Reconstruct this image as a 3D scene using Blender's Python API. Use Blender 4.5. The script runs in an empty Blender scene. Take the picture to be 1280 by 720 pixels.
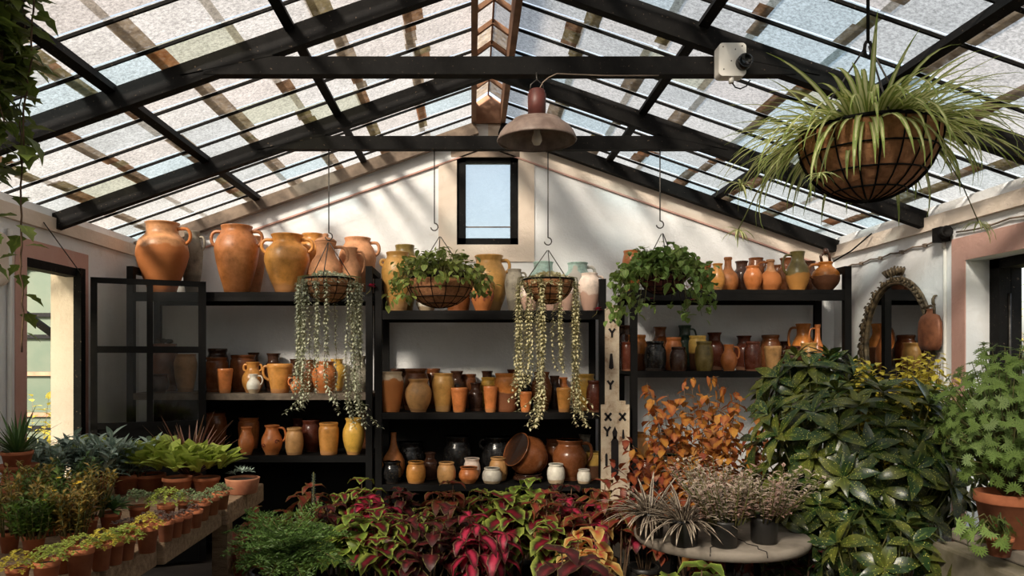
import bpy, math, random
from mathutils import Vector, Matrix
V = Vector
PI = math.pi
sc = bpy.context.scene
COL = sc.collection
rnd = random.Random(7)
F = 930.0; VX = 590.0; VY = 447.0; EYE = 1.6
def P(px, py, Y):
    return V(((px - VX) / F * Y, Y, EYE + (VY - py) / F * Y))
def lin(c):
    return tuple(((x/255)/12.92 if x/255 <= .04045 else ((x/255+.055)/1.055)**2.4) for x in c) + (1.0,)

# ------------------------------------------------------------------ mesh builder
class MB:
    def __init__(s):
        s.v = []; s.f = []; s.m = []; s.uv = []; s.sm = []
    def face(s, idx, mi=0, uv=None, smooth=False):
        s.f.append(tuple(idx)); s.m.append(mi); s.sm.append(smooth)
        s.uv.extend(uv if uv else [(0.5, 0.5)] * len(idx))
    def box(s, lo, hi, mi=0, mat=None):
        b = len(s.v)
        for z in (lo[2], hi[2]):
            for x, y in ((lo[0], lo[1]), (hi[0], lo[1]), (hi[0], hi[1]), (lo[0], hi[1])):
                p = V((x, y, z)); s.v.append(mat @ p if mat else p)
        for q in ((3,2,1,0),(4,5,6,7),(0,1,5,4),(1,2,6,5),(2,3,7,6),(3,0,4,7)):
            s.face([b+i for i in q], mi)
        return s
    def bar(s, a, b, w, h, up=V((0,0,1)), mi=0):
        a = V(a); b = V(b); d = (b-a).normalized(); x = d.cross(up).normalized(); u = x.cross(d).normalized()
        k = len(s.v)
        for p in (a, b):
            for sx, sz in ((-1,-1),(1,-1),(1,1),(-1,1)):
                s.v.append(p + x*(sx*w/2) + u*(sz*h/2))
        for q in ((3,2,1,0),(4,5,6,7),(0,1,5,4),(1,2,6,5),(2,3,7,6),(3,0,4,7)):
            s.face([k+i for i in q], mi)
        return s
    def quad(s, pts, mi=0, uv=None):
        b = len(s.v); s.v.extend(V(p) for p in pts); s.face(range(b, b+len(pts)), mi, uv); return s
    def prism(s, pts, y0, y1, mi=0):
        b = len(s.v); n = len(pts)
        for y in (y0, y1): s.v.extend(V((p[0], y, p[1])) for p in pts)
        s.face([b+i for i in range(n)], mi); s.face([b+n+i for i in reversed(range(n))], mi)
        for i in range(n):
            j = (i+1) % n; s.face([b+j, b+i, b+n+i, b+n+j], mi)
        return s
    def tube(s, pts, r, n=6, mi=0, closed=False):
        pts = [V(p) for p in pts]; m = len(pts)
        rr = r if isinstance(r, (list, tuple)) else [r]*m
        b = len(s.v); ref = None
        for i, p in enumerate(pts):
            if closed: d = pts[(i+1) % m] - pts[i-1]
            else: d = pts[min(i+1, m-1)] - pts[max(i-1, 0)]
            d = d.normalized() if d.length > 1e-9 else V((0,0,1))
            if ref is None: ref = V((0,0,1)) if abs(d.z) < .9 else V((1,0,0))
            x = d.cross(ref); 
            if x.length < 1e-6: x = d.cross(V((0,1,0.1)))
            x.normalize(); ref = x.cross(d).normalized()
            for k in range(n):
                a = 2*PI*k/n
                s.v.append(p + x*(math.cos(a)*rr[i]) + ref*(math.sin(a)*rr[i]))
        for i in range(m if closed else m-1):
            i2 = (i+1) % m
            for k in range(n):
                k2 = (k+1) % n
                s.face((b+i*n+k, b+i*n+k2, b+i2*n+k2, b+i2*n+k), mi, smooth=True)
        if not closed:
            s.face([b+k for k in reversed(range(n))], mi); s.face([b+(m-1)*n+k for k in range(n)], mi)
        return s
    def lathe(s, prof, n=28, mi=0, c=(0,0,0), sx=1, sy=1, mat=None, smooth=True, rib=0):
        b = len(s.v); m = len(prof); c = V(c)
        zmax = max(p[1] for p in prof) or 1
        for i, (r, z) in enumerate(prof):
            for k in range(n):
                a = 2*PI*k/n; p = c + V((math.cos(a)*r*sx, math.sin(a)*r*sy, z)); s.v.append(mat @ p if mat else p)
        for i in range(m-1):
            for k in range(n):
                k2 = (k+1) % n
                s.face((b+i*n+k, b+i*n+k2, b+(i+1)*n+k2, b+(i+1)*n+k), mi,
                       [(k/n, prof[i][1]/zmax), ((k+1)/n, prof[i][1]/zmax), ((k+1)/n, prof[i+1][1]/zmax), (k/n, prof[i+1][1]/zmax)], smooth)
        if prof[0][0] > 1e-5: s.face([b+k for k in reversed(range(n))], mi)
        if prof[-1][0] > 1e-5: s.face([b+(m-1)*n+k for k in range(n)], mi)
        return s
    def leaf(s, b, d, n, L, W, droop=.5, fold=.2, seg=4, shape='oval', mi=0, wave=0):
        d = V(d).normalized(); n = V(n); sd = d.cross(n)
        if sd.length < 1e-5: sd = d.cross(V((1, .3, 0)))
        sd.normalize(); n = sd.cross(d).normalized()
        p = V(b); k = len(s.v); fn = SHAPES[shape]; st = L/seg; a = droop/seg; ca, sa = math.cos(a), math.sin(a)
        for i in range(seg+1):
            t = i/seg; w = max(.0004, W/2*fn(t)); up = fold*w + (wave*math.sin(i*2.6)*w)
            s.v.append(p - sd*w + n*up); s.v.append(p.copy()); s.v.append(p + sd*w + n*up)
            d2 = d*ca - n*sa; n = n*ca + d*sa; d = d2; p = p + d*st
        for i in range(seg):
            q = k+3*i; t0 = i/seg; t1 = (i+1)/seg
            s.face((q, q+1, q+4, q+3), mi, ((0,t0),(.5,t0),(.5,t1),(0,t1)), True)
            s.face((q+1, q+2, q+5, q+4), mi, ((.5,t0),(1,t0),(1,t1),(.5,t1)), True)
        return s
    def needle(s, b, d, L, W, mi=0):
        d = V(d).normalized(); sd = d.cross(V((rnd.uniform(-1,1), rnd.uniform(-1,1), .5)))
        if sd.length < 1e-4: sd = V((1,0,0))
        sd.normalize(); b = V(b); k = len(s.v); m = b + d*(L*.5)
        s.v.extend((b, m - sd*W/2, b + d*L, m + sd*W/2))
        s.face((k, k+1, k+2, k+3), mi, ((.5,0),(0,.5),(.5,1),(1,.5)))
        return s
    def mesh(s, name, mats):
        me = bpy.data.meshes.new(name)
        me.from_pydata([tuple(p) for p in s.v], [], s.f)
        for m in (mats if isinstance(mats, (list, tuple)) else [mats]): me.materials.append(m)
        me.polygons.foreach_set('material_index', s.m)
        me.polygons.foreach_set('use_smooth', s.sm)
        uvl = me.uv_layers.new(name='UVMap')
        uvl.data.foreach_set('uv', [c for uv in s.uv for c in uv])
        me.update(); return me
    def build(s, name, mats, parent=None, loc=None):
        return obj(name, s.mesh(name, mats), parent, loc)
def _lerp(tab):
    def f(t):
        for i in range(len(tab)-1):
            if t <= tab[i+1][0]:
                a, b = tab[i], tab[i+1]; u = (t-a[0])/(b[0]-a[0]); return a[1] + (b[1]-a[1])*u
        return tab[-1][1]
    return f
SHAPES = {
 'oval': lambda t: math.sin(PI*min(1, max(0, t**.75)))**.8 if 0 < t < 1 else 0,
 'heart': _lerp([(0,.35),(.2,.95),(.4,1),(.6,.8),(.8,.45),(1,0)]),
 'lance': _lerp([(0,.2),(.3,.9),(.5,1),(.75,.6),(1,0)]),
 'blade': _lerp([(0,.8),(.3,1),(.6,.75),(.85,.35),(1,0)]),
 'spoon': _lerp([(0,.3),(.4,.6),(.7,1),(.88,.8),(1,0)]),
 'ivy': _lerp([(0,.3),(.15,1),(.32,.55),(.5,.78),(.65,.4),(1,0)]),
}
def obj(name, me, parent=None, loc=None):
    o = bpy.data.objects.new(name, me); COL.objects.link(o)
    if parent: o.parent = parent
    if loc is not None: o.location = loc
    return o
def thing(name, label, cat, loc=(0,0,0), rz=0, group=None):
    o = bpy.data.objects.new(name, None); COL.objects.link(o); o.location = loc; o.rotation_euler = (0,0,rz)
    o.empty_display_size = .05
    return tag(o, label, cat, group)
def tag(o, label, cat, group=None):
    o['label'] = label; o['category'] = cat
    if group: o['group'] = group
    return o
def struct(o):
    o['kind'] = 'structure'; return o

# ------------------------------------------------------------------ materials
class NT:
    def __init__(s, name):
        s.m = bpy.data.materials.new(name); s.m.use_nodes = True; s.t = s.m.node_tree; s.t.nodes.clear()
        s.out = s.n('ShaderNodeOutputMaterial')
    def n(s, typ, **kw):
        nd = s.t.nodes.new(typ)
        for k, v in kw.items(): setattr(nd, k, v)
        return nd
    def l(s, a, b): s.t.links.new(a, b)
    def noise(s, scale, detail=4, rough=.6, coord='Object', vec=None):
        if vec is None: vec = s.n('ShaderNodeTexCoord').outputs[coord]
        nz = s.n('ShaderNodeTexNoise'); nz.inputs['Scale'].default_value = scale; nz.inputs['Detail'].default_value = detail
        nz.inputs['Roughness'].default_value = rough; s.l(vec, nz.inputs['Vector']); return nz.outputs['Fac']
    def ramp(s, fac, stops, interp='LINEAR'):
        r = s.n('ShaderNodeValToRGB'); e = r.color_ramp.elements; r.color_ramp.interpolation = interp
        e[0].position, e[0].color = stops[0]; e[1].position, e[1].color = stops[-1]
        for p, c in stops[1:-1]:
            q = e.new(p); q.color = c
        s.l(fac, r.inputs['Fac']); return r.outputs['Color']
    def mix(s, fac, a, b, bt='MIX'):
        m = s.n('ShaderNodeMix', data_type='RGBA', blend_type=bt)
        for sock, v in ((m.inputs['Factor'], fac), (m.inputs['A'], a), (m.inputs['B'], b)):
            if isinstance(v, (int, float)): sock.default_value = v
            elif isinstance(v, tuple): sock.default_value = v
            else: s.l(v, sock)
        return m.outputs['Result']
    def math(s, op, a, b=0.0, clamp=False):
        m = s.n('ShaderNodeMath', operation=op, use_clamp=clamp)
        for i, v in enumerate((a, b)):
            if isinstance(v, (int, float)): m.inputs[i].default_value = v
            else: s.l(v, m.inputs[i])
        return m.outputs[0]
    def bsdf(s, col, rough=.6, metal=0, bump=None, bstr=.3, spec=.5, dist=.01):
        b = s.n('ShaderNodeBsdfPrincipled')
        for k, v in (('Base Color', col), ('Roughness', rough), ('Metallic', metal)):
            if isinstance(v, (int, float, tuple)): b.inputs[k].default_value = v
            else: s.l(v, b.inputs[k])
        b.inputs['Specular IOR Level'].default_value = spec
        if bump is not None:
            bn = s.n('ShaderNodeBump'); bn.inputs['Strength'].default_value = bstr; bn.inputs['Distance'].default_value = dist
            s.l(bump, bn.inputs['Height']); s.l(bn.outputs[0], b.inputs['Normal'])
        return b.outputs[0]
    def done(s, sh): s.l(sh, s.out.inputs['Surface']); return s.m
MATS = {}
def simple(name, c1, c2=None, scale=8, rough=.6, metal=0, bstr=.25, lo=.35, hi=.65, spec=.5, detail=5):
    if name in MATS: return MATS[name]
    t = NT(name); nz = t.noise(scale, detail)
    col = t.ramp(nz, [(lo, lin(c1)), (hi, lin(c2 or c1))])
    MATS[name] = t.done(t.bsdf(col, rough, metal, nz, bstr, spec)); return MATS[name]
def plaster(name, c1, c2, stain):
    t = NT(name); big = t.noise(1.1, 6, .65); fine = t.noise(38, 5, .7); mid = t.noise(7, 4)
    col = t.ramp(big, [(.3, lin(c2)), (.62, lin(c1))])
    sp = t.ramp(mid, [(.6, (0,0,0,1)), (.75, (1,1,1,1))])
    col = t.mix(t.math('MULTIPLY', sp, .35), col, lin(stain))
    h = t.math('ADD', fine, t.math('MULTIPLY', mid, 1.5))
    return t.done(t.bsdf(col, .9, 0, h, .45, .2, .012))
M_wall = plaster('white_plaster', (236,238,240), (222,223,224), (206,200,192))
M_pink = plaster('pink_band_paint', (206,166,154), (194,150,138), (210,190,178))
M_cream = plaster('cream_band_paint', (226,212,198), (210,194,178), (196,176,156))
M_floor = simple('dark_earth_floor', (46,38,32), (70,60,50), 3, .95)
M_ground = simple('gravel_ground', (120,110,90), (90,95,60), 2, .95)
def ironm():
    t = NT('black_painted_iron'); nz = t.noise(14, 6, .7); fl = t.noise(60, 3, .6)
    c = t.ramp(nz, [(.35, lin((11,10,10))), (.7, lin((22,21,20)))])
    f = t.ramp(fl, [(.66, (0,0,0,1)), (.72, (1,1,1,1))])
    c = t.mix(t.math('MULTIPLY', f, .4), c, lin((130,112,96)))
    return t.done(t.bsdf(c, .75, 0, nz, .2, .15))
M_iron = ironm()
M_black = simple('black_shelf_paint', (9,8,8), (17,15,14), 9, .7, spec=.2)
M_wood = simple('weathered_brown_wood', (118,84,62), (150,112,86), 6, .8)
M_greywood = simple('grey_weathered_timber', (150,132,116), (92,80,70), 5, .85)
M_steel = simple('dull_steel_wire', (90,86,82), (60,58,55), 30, .45, .8)
M_wht = simple('white_plastic', (222,220,214), (206,203,196), 4, .45)
M_lens = simple('black_lens', (12,12,12), (20,20,20), 4, .12)
M_terr = simple('terracotta_clay', (186,112,74), (150,84,54), 9, .88)
M_terr2 = simple('pale_terracotta', (196,136,102), (160,98,70), 7, .9)
M_dpot = simple('dark_plastic_pot', (26,25,24), (38,36,34), 6, .5)
M_soil = simple('potting_soil', (34,26,20), (58,46,36), 60, 1)
M_stone = simple('pale_concrete', (150,140,128), (112,103,92), 5, .9, bstr=.5)
M_trough = simple('mossy_stone', (150,140,124), (88,82,60), 4, .92, bstr=.6)
M_coir = simple('coir_liner', (132,88,58), (176,122,82), 40, .98, bstr=.9)
M_lamp = simple('rusty_lamp_enamel', (142,124,114), (108,90,82), 16, .5)
M_lampneck = simple('brown_lamp_neck', (96,44,36), (70,34,30), 14, .5)
M_bulb = simple('frosted_bulb', (222,212,196), (214,204,188), 5, .2)
M_stem = simple('green_stem', (74,84,40), (98,90,48), 12, .7)
M_bstem = simple('woody_stem', (70,52,38), (110,86,62), 20, .85)
M_mirror = simple('mirror_glass', (200,200,200), (205,205,205), 2, .03, 1.0, bstr=0)
M_gilt = simple('tarnished_gilt', (120,104,80), (52,44,34), 26, .5, .35, bstr=.6)
M_copper = simple('worn_copper', (158,102,72), (104,62,44), 12, .5, .2)
def plank():
    t = NT('bench_timber'); tc = t.n('ShaderNodeTexCoord'); mp = t.n('ShaderNodeMapping'); mp.inputs['Scale'].default_value = (3, 16, 16)
    t.l(tc.outputs['Object'], mp.inputs['Vector']); nz = t.noise(2.2, 7, .7, vec=mp.outputs[0]); b = t.noise(3, 4)
    c = t.ramp(nz, [(.3, lin((112,88,68))), (.7, lin((196,166,134)))]); c = t.mix(t.math('MULTIPLY', b, .5), c, lin((120,100,84)))
    return t.done(t.bsdf(c, .9, 0, nz, .8, .2, .02))
M_plank = plank()
def fret():
    t = NT('peeling_white_paint'); nz = t.noise(9, 6, .75)
    c = t.ramp(nz, [(.42, lin((206,192,170))), (.55, lin((190,170,146))), (.66, lin((128,88,60)))])
    return t.done(t.bsdf(c, .85, 0, nz, .5))
M_fret = fret()
M_cut = simple('dark_cutout', (22,18,22), (34,26,26), 10, .9)
# panes that let light in: weathered, part clear, part diffusing
def panem(name, tint, clear, diff, seed, spk=.6, clr=(226,224,218)):
    t = NT(name); v = t.n('ShaderNodeTexCoord').outputs['Object']
    sp = t.noise(60, 4, .85, vec=v); st = t.noise(3.5 + seed, 6, .7, vec=v)
    f = t.ramp(sp, [(.38, (1,1,1,1)), (.66, (1-spk,)*3 + (1,))])
    g = t.ramp(st, [(.32, (.72,.7,.66,1)), (.6, (1,1,1,1))])
    c = t.mix(1.0, t.mix(1.0, lin(tint), f, 'MULTIPLY'), g, 'MULTIPLY')
    tr = t.n('ShaderNodeBsdfTransparent'); t.l(t.mix(1.0, lin(clr), f, 'MULTIPLY'), tr.inputs[0])
    tl = t.n('ShaderNodeBsdfTranslucent'); t.l(c, tl.inputs[0])
    df = t.n('ShaderNodeBsdfDiffuse'); t.l(t.mix(.6, c, lin((150,150,145))), df.inputs[0])
    m1 = t.n('ShaderNodeMixShader'); m1.inputs[0].default_value = diff; t.l(tl.outputs[0], m1.inputs[1]); t.l(df.outputs[0], m1.inputs[2])
    m2 = t.n('ShaderNodeMixShader'); m2.inputs[0].default_value = clear; t.l(m1.outputs[0], m2.inputs[1]); t.l(tr.outputs[0], m2.inputs[2])
    gl = t.n('ShaderNodeBsdfGlossy'); gl.inputs['Roughness'].default_value = .2
    m3 = t.n('ShaderNodeMixShader'); m3.inputs[0].default_value = .04; t.l(m2.outputs[0], m3.inputs[1]); t.l(gl.outputs[0], m3.inputs[2])
    return t.done(m3.outputs[0])
M_panes = [panem('weathered_pane_warm', (174,164,155), .44, .2, 0), panem('weathered_pane_white', (176,170,163), .44, .2, .7),
           panem('weathered_pane_grey', (158,158,155), .42, .22, 1.1), panem('weathered_pane_blue', (158,167,168), .44, .2, .3, .6, (204,218,220)),
           panem('weathered_pane_moss', (158,156,140), .40, .25, .5, .6, (212,210,190))]
def dirt(name, c1, c2, clear):
    t = NT(name); nz = t.noise(14, 6, .75); c = t.ramp(nz, [(.35, lin(c1)), (.65, lin(c2))])
    tl = t.n('ShaderNodeBsdfTranslucent'); t.l(c, tl.inputs[0]); df = t.n('ShaderNodeBsdfDiffuse'); t.l(c, df.inputs[0]); tr = t.n('ShaderNodeBsdfTransparent')
    m1 = t.n('ShaderNodeMixShader'); m1.inputs[0].default_value = .4; t.l(tl.outputs[0], m1.inputs[1]); t.l(df.outputs[0], m1.inputs[2])
    hole = t.ramp(t.noise(30, 4, .7), [(.5, (0,0,0,1)), (.7, (clear,clear,clear,1))])
    m2 = t.n('ShaderNodeMixShader'); t.l(hole, m2.inputs[0]); t.l(m1.outputs[0], m2.inputs[1]); t.l(tr.outputs[0], m2.inputs[2])
    return t.done(m2.outputs[0])
M_dirt = [dirt('lap_dirt_brown', (84,62,46), (148,120,96), .15), dirt('lap_dirt_grey', (104,92,80), (160,148,132), .3),
          dirt('lap_dirt_moss', (80,74,50), (140,130,104), .25), dirt('lap_dirt_rust', (124,76,46), (164,124,94), .2)]
def clearglass(name, tint=(225,230,225), haze=.12, rough=.05):
    t = NT(name); tr = t.n('ShaderNodeBsdfTransparent'); tr.inputs[0].default_value = lin(tint)
    gl = t.n('ShaderNodeBsdfGlossy'); gl.inputs['Roughness'].default_value = rough
    df = t.n('ShaderNodeBsdfDiffuse'); df.inputs[0].default_value = lin((150,148,140))
    fr = t.n('ShaderNodeFresnel'); fr.inputs[0].default_value = 1.45
    nz = t.ramp(t.noise(4, 6, .7), [(.4, (0,0,0,1)), (.75, (haze,haze,haze,1))])
    m0 = t.n('ShaderNodeMixShader'); t.l(nz, m0.inputs[0]); t.l(tr.outputs[0], m0.inputs[1]); t.l(df.outputs[0], m0.inputs[2])
    m1 = t.n('ShaderNodeMixShader'); t.l(fr.outputs[0], m1.inputs[0]); t.l(m0.outputs[0], m1.inputs[1]); t.l(gl.outputs[0], m1.inputs[2])
    return t.done(m1.outputs[0])
M_glass = clearglass('dusty_door_glass', (248,247,243), .03)
M_frost = panem('frosted_window_pane', (236,240,242), .8, .1, .2, .06, (238,242,244))

def jarm(key, base, glaze, split=0.0, rough=.35, drip=.05, mott=.55):
    t = NT('jar_' + key); uv = t.n('ShaderNodeTexCoord').outputs['UV']; sx = t.n('ShaderNodeSeparateXYZ'); t.l(uv, sx.inputs[0])
    oi = t.n('ShaderNodeObjectInfo'); tc = t.n('ShaderNodeTexCoord')
    ad = t.n('ShaderNodeVectorMath', operation='ADD'); t.l(tc.outputs['Object'], ad.inputs[0])
    cb = t.n('ShaderNodeCombineXYZ'); t.l(t.math('MULTIPLY', oi.outputs['Random'], 37.0), cb.inputs[0]); t.l(cb.outputs[0], ad.inputs[1])
    n1 = t.noise(13, 6, .7, vec=ad.outputs[0]); n2 = t.noise(5, 3, .5, vec=ad.outputs[0]); n3 = t.noise(70, 3, .7, vec=ad.outputs[0])
    h = t.math('ADD', sx.outputs[1], t.math('MULTIPLY', t.math('SUBTRACT', n2, .5), drip*6))
    msk = t.ramp(h, [(max(0, split-.02), (0,0,0,1)), (min(1, split+.02), (1,1,1,1))]) if split > 0 else None
    g = lin(glaze); b = lin(base)
    dk = tuple(x*.35 for x in g[:3]) + (1,); lt = tuple(min(1, x*1.5 + .03) for x in g[:3]) + (1,)
    gc = t.ramp(n1, [(.30, dk), (.46, g), (.68, lt)])
    gc = t.mix(1-mott, gc, g) if mott < 1 else gc
    c = t.mix(msk, t.mix(t.math('MULTIPLY', n1, .5), b, tuple(x*.6 for x in b[:3]) + (1,)), gc) if msk is not None else gc
    c = t.mix(t.math('MULTIPLY', t.ramp(n3, [(.6, (0,0,0,1)), (.75, (1,1,1,1))]), .18), c, lin((206,176,140)))
    hs = t.n('ShaderNodeHueSaturation'); hs.inputs['Hue'].default_value = .507; hs.inputs['Saturation'].default_value = .97; t.l(t.math('ADD', t.math('MULTIPLY', oi.outputs['Random'], .3), .85), hs.inputs['Value']); t.l(c, hs.inputs['Color'])
    rg = t.math('ADD', t.math('MULTIPLY', n1, .25), rough - .1) if msk is None else t.mix(msk, (.8,.8,.8,1), (rough,rough,rough,1))
    return t.done(t.bsdf(hs.outputs[0], rg, 0, t.math('ADD', n1, t.math('MULTIPLY', n3, .4)), .22, .5, .008))
J = {
 'ter': jarm('raw_terracotta', (168,94,46), (172,98,48), 0, .42, .05, .7),
 'tpl': jarm('terracotta_pale_slip', (180,98,42), (184,124,80), .62, .4, .06, .6),
 'pkt': jarm('pink_terracotta', (186,120,82), (190,128,90), 0, .7),
 'hon': jarm('honey_glaze', (186,122,70), (192,124,54), .12, .3),
 'och': jarm('ochre_glaze', (190,140,86), (188,134,66), .15, .38, .06, .5),
 'org': jarm('orange_glaze', (188,114,66), (190,102,48), .08, .3),
 'brn': jarm('brown_glaze', (140,80,46), (112,58,28), .08, .22),
 'bho': jarm('brown_over_honey', (120,64,34), (184,104,38), .5, .25, .05, .5),
 'dkb': jarm('dark_brown_glaze', (90,52,34), (58,32,22), .05, .18),
 'mar': jarm('maroon_glaze', (140,90,66), (82,32,20), .06, .18),
 'yel': jarm('yellow_glaze', (196,132,70), (210,156,58), .1, .3, .04),
 'yeb': jarm('yellow_over_brown', (96,56,32), (206,160,76), .5, .28, .05),
 'tan': jarm('tan_glaze', (170,120,78), (184,132,80), .1, .4),
 'gry': jarm('grey_stoneware', (112,104,92), (128,120,106), .3, .75, .06, .8),
 'grn': jarm('green_glaze', (60,48,36), (40,60,46), .1, .16),
 'gho': jarm('olive_over_honey', (196,126,52), (108,92,46), .42, .3, .06),
 'blk': jarm('black_glaze', (50,40,34), (26,25,25), .06, .16),
 'tur': jarm('turquoise_drip', (208,202,192), (160,188,178), .76, .5, .2, 1.0),
 'wht': jarm('cream_glaze', (186,160,130), (214,206,192), .2, .35),
 'pnk': jarm('pale_pink_slip', (196,156,140), (208,188,176), .45, .7, .1, .6),
 'mot': jarm('mottled_olive', (130,104,56), (120,98,44), .02, .35, .05, 1.0),
 'drp': jarm('orange_white_drip', (186,104,46), (206,180,150), .74, .4, .14, .7),
}
M_deco = simple('reddish_painted_mark', (132,62,46), (120,56,40), 12, .8)
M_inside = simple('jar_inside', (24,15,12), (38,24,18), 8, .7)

# ------------------------------------------------------------------ leaf materials
def leafm(key, stops, tip=None, rough=.5, trans=.25, noise_c=None, namt=.3, veins=0, var=.35, spots=None):
    t = NT('leaf_' + key); uv = t.n('ShaderNodeTexCoord').outputs['UV']; sx = t.n('ShaderNodeSeparateXYZ'); t.l(uv, sx.inputs[0])
    e = t.math('MULTIPLY', t.math('ABSOLUTE', t.math('SUBTRACT', sx.outputs[0], .5)), 2.0)
    vv = t.math('POWER', sx.outputs[1], 3.0); d = t.math('MAXIMUM', e, vv)
    nz = t.noise(45, 4, .6)
    d = t.math('ADD', d, t.math('MULTIPLY', t.math('SUBTRACT', nz, .5), .5))
    c = t.ramp(d, [(p, lin(col)) for p, col in stops])
    if noise_c:
        big = t.noise(7, 3, .6); c = t.mix(t.math('MULTIPLY', t.ramp(big, [(.45, (0,0,0,1)), (.62, (1,1,1,1))]), namt), c, lin(noise_c))
    if spots:
        vo = t.n('ShaderNodeTexVoronoi'); vo.inputs['Scale'].default_value = spots[0]; t.l(t.n('ShaderNodeTexCoord').outputs['Object'], vo.inputs['Vector'])
        c = t.mix(t.ramp(vo.outputs['Distance'], [(spots[1]-.05, (1,1,1,1)), (spots[1], (0,0,0,1))]), c, lin(spots[2]))
    sm = t.noise(11, 2, .5); hs = t.n('ShaderNodeHueSaturation'); t.l(c, hs.inputs['Color'])
    t.l(t.math('ADD', t.math('MULTIPLY', sm, var*2), 1-var), hs.inputs['Value']); c = hs.outputs[0]
    b = t.bsdf(c, rough, 0, nz, .25, .45, .004)
    tl = t.n('ShaderNodeBsdfTranslucent'); t.l(c, tl.inputs[0]); mx = t.n('ShaderNodeMixShader'); mx.inputs[0].default_value = trans
    t.l(b, mx.inputs[1]); t.l(tl.outputs[0], mx.inputs[2]); return t.done(mx.outputs[0])
LM = {
 'spider': leafm('spider', [(0,(236,234,184)),(.45,(228,226,168)),(.6,(140,160,80)),(1,(168,180,104))], trans=.45),
 'vine': leafm('vine', [(0,(126,140,66)),(.2,(88,108,48)),(1,(108,124,56))], noise_c=(120,126,54), trans=.35),
 'silver': leafm('silver', [(0,(206,208,184)),(1,(186,190,162))], trans=.25),
 'silveryel': leafm('silver_yellow', [(0,(228,220,182)),(1,(202,196,152))], trans=.25),
 'basket': leafm('basket_green', [(0,(146,160,84)),(.4,(104,128,60)),(1,(150,156,82))], noise_c=(150,140,70), trans=.3),
 'geran': leafm('ivy_geranium', [(0,(150,172,96)),(.4,(98,136,66)),(1,(140,160,88))], noise_c=(146,150,72), trans=.3),
 'aucuba': leafm('aucuba', [(0,(92,112,48)),(.2,(32,54,27)),(1,(42,64,30))], rough=.3, trans=.15, noise_c=(134,132,50), namt=.38, spots=(95,.22,(186,182,92))),
 'lime': leafm('lime', [(0,(178,186,86)),(.5,(146,164,70)),(1,(170,180,86))], trans=.35),
 'yellow': leafm('yellow_green', [(0,(212,196,76)),(.5,(182,168,62)),(1,(206,190,80))], trans=.3),
 'sage': leafm('sage_grey', [(0,(196,208,194)),(.4,(138,160,148)),(1,(170,186,172))], rough=.8, trans=.15),
 'dkgreen': leafm('dark_green', [(0,(88,118,62)),(1,(54,86,44))], trans=.2, noise_c=(110,126,60)),
 'green': leafm('mid_green', [(0,(112,140,62)),(1,(84,116,46))], trans=.3, noise_c=(130,146,60)),
 'fern': leafm('fern_green', [(0,(100,130,62)),(1,(70,102,50))], trans=.35),
 'pelar': leafm('pelargonium', [(0,(138,160,82)),(1,(100,130,62))], trans=.35),
 'bronze': leafm('bronze_blade', [(0,(126,72,58)),(.5,(92,48,42)),(1,(156,120,96))], trans=.15),
 'orange': leafm('orange_leaf', [(0,(186,118,60)),(.6,(156,84,44)),(1,(130,60,38))], noise_c=(206,156,60), namt=.6, trans=.35),
 'rust': leafm('rust_leaf', [(0,(150,70,46)),(1,(104,46,34))], noise_c=(170,96,50), namt=.6, trans=.3),
 'varieg': leafm('white_pink_small', [(0,(150,130,110)),(.4,(176,160,140)),(.75,(222,206,190))], noise_c=(176,120,116), namt=.6, trans=.25),
 'stripe': leafm('striped', [(0,(70,52,50)),(.35,(80,66,58)),(.5,(206,196,176)),(.7,(196,180,160)),(.85,(96,80,66))], trans=.25),
 'seedling': leafm('purple_seedling', [(0,(104,86,76)),(1,(78,60,56))], trans=.2),
 'thyme': leafm('grey_thyme', [(0,(142,158,112)),(1,(112,132,92))], trans=.2),
 'brownyel': leafm('brown_yellow', [(0,(170,140,66)),(1,(112,110,48))], noise_c=(150,90,50), namt=.5, trans=.3),
 'c_lime': leafm('coleus_lime_edge', [(0,(140,30,50)),(.22,(120,26,42)),(.42,(66,40,26)),(.62,(104,120,46)),(1,(170,182,86))], trans=.3),
 'c_pink': leafm('coleus_pink', [(0,(204,62,92)),(.35,(176,38,70)),(.6,(104,22,38)),(.85,(70,24,26)),(1,(140,110,80))], trans=.3),
 'c_mar': leafm('coleus_maroon', [(0,(120,40,46)),(.4,(74,28,30)),(.85,(58,30,26)),(1,(120,112,66))], trans=.25),
 'c_rust': leafm('coleus_rust', [(0,(150,56,44)),(.5,(128,62,42)),(.8,(110,76,44)),(1,(156,146,76))], noise_c=(96,40,36), trans=.3),
 'c_yel': leafm('coleus_yellow', [(0,(200,66,84)),(.25,(196,120,66)),(.5,(190,150,84)),(1,(222,198,124))], trans=.35),
 'c_green': leafm('coleus_green', [(0,(110,60,50)),(.2,(96,110,46)),(.7,(120,146,56)),(1,(176,190,90))], trans=.3),
 'flower': simple('pink_petal', (226,84,126), (206,60,104), 20, .6),
 'yflower': simple('yellow_petal', (236,196,50), (226,180,40), 20, .6),
}
# ================================================================== the room
XL, XR, YB, YF, RX = -2.89, 3.14, 6.45, -1.5, .14
SL = .352
def zr(x): return 3.60 - SL*abs(x - RX)
def zg(x): return zr(x) + .115
struct(MB().box((XL-.2, YF-.2, -.12), (XR+.3, YB+.25, 0)).build('floor', M_floor))
struct(MB().box((-30, -14, -.3), (30, 40, -.13)).build('terrain', M_ground))
# side walls with a doorway in each
def side_wall(name, x0, x1, xi, y0, y1, top):
    w = MB()
    zt = zg(xi) - .03
    w.box((x0, YF, 0), (x1, y0, zt)); w.box((x0, y1, 0), (x1, YB, zt)); w.box((x0, y0, top), (x1, y1, zt))
    return struct(w.build(name, M_wall))
side_wall('wall_left', XL-.2, XL, XL, 4.82, 5.47, 2.25)
side_wall('wall_right', XR, XR+.3, XR, 3.72, 4.73, 2.22)
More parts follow.
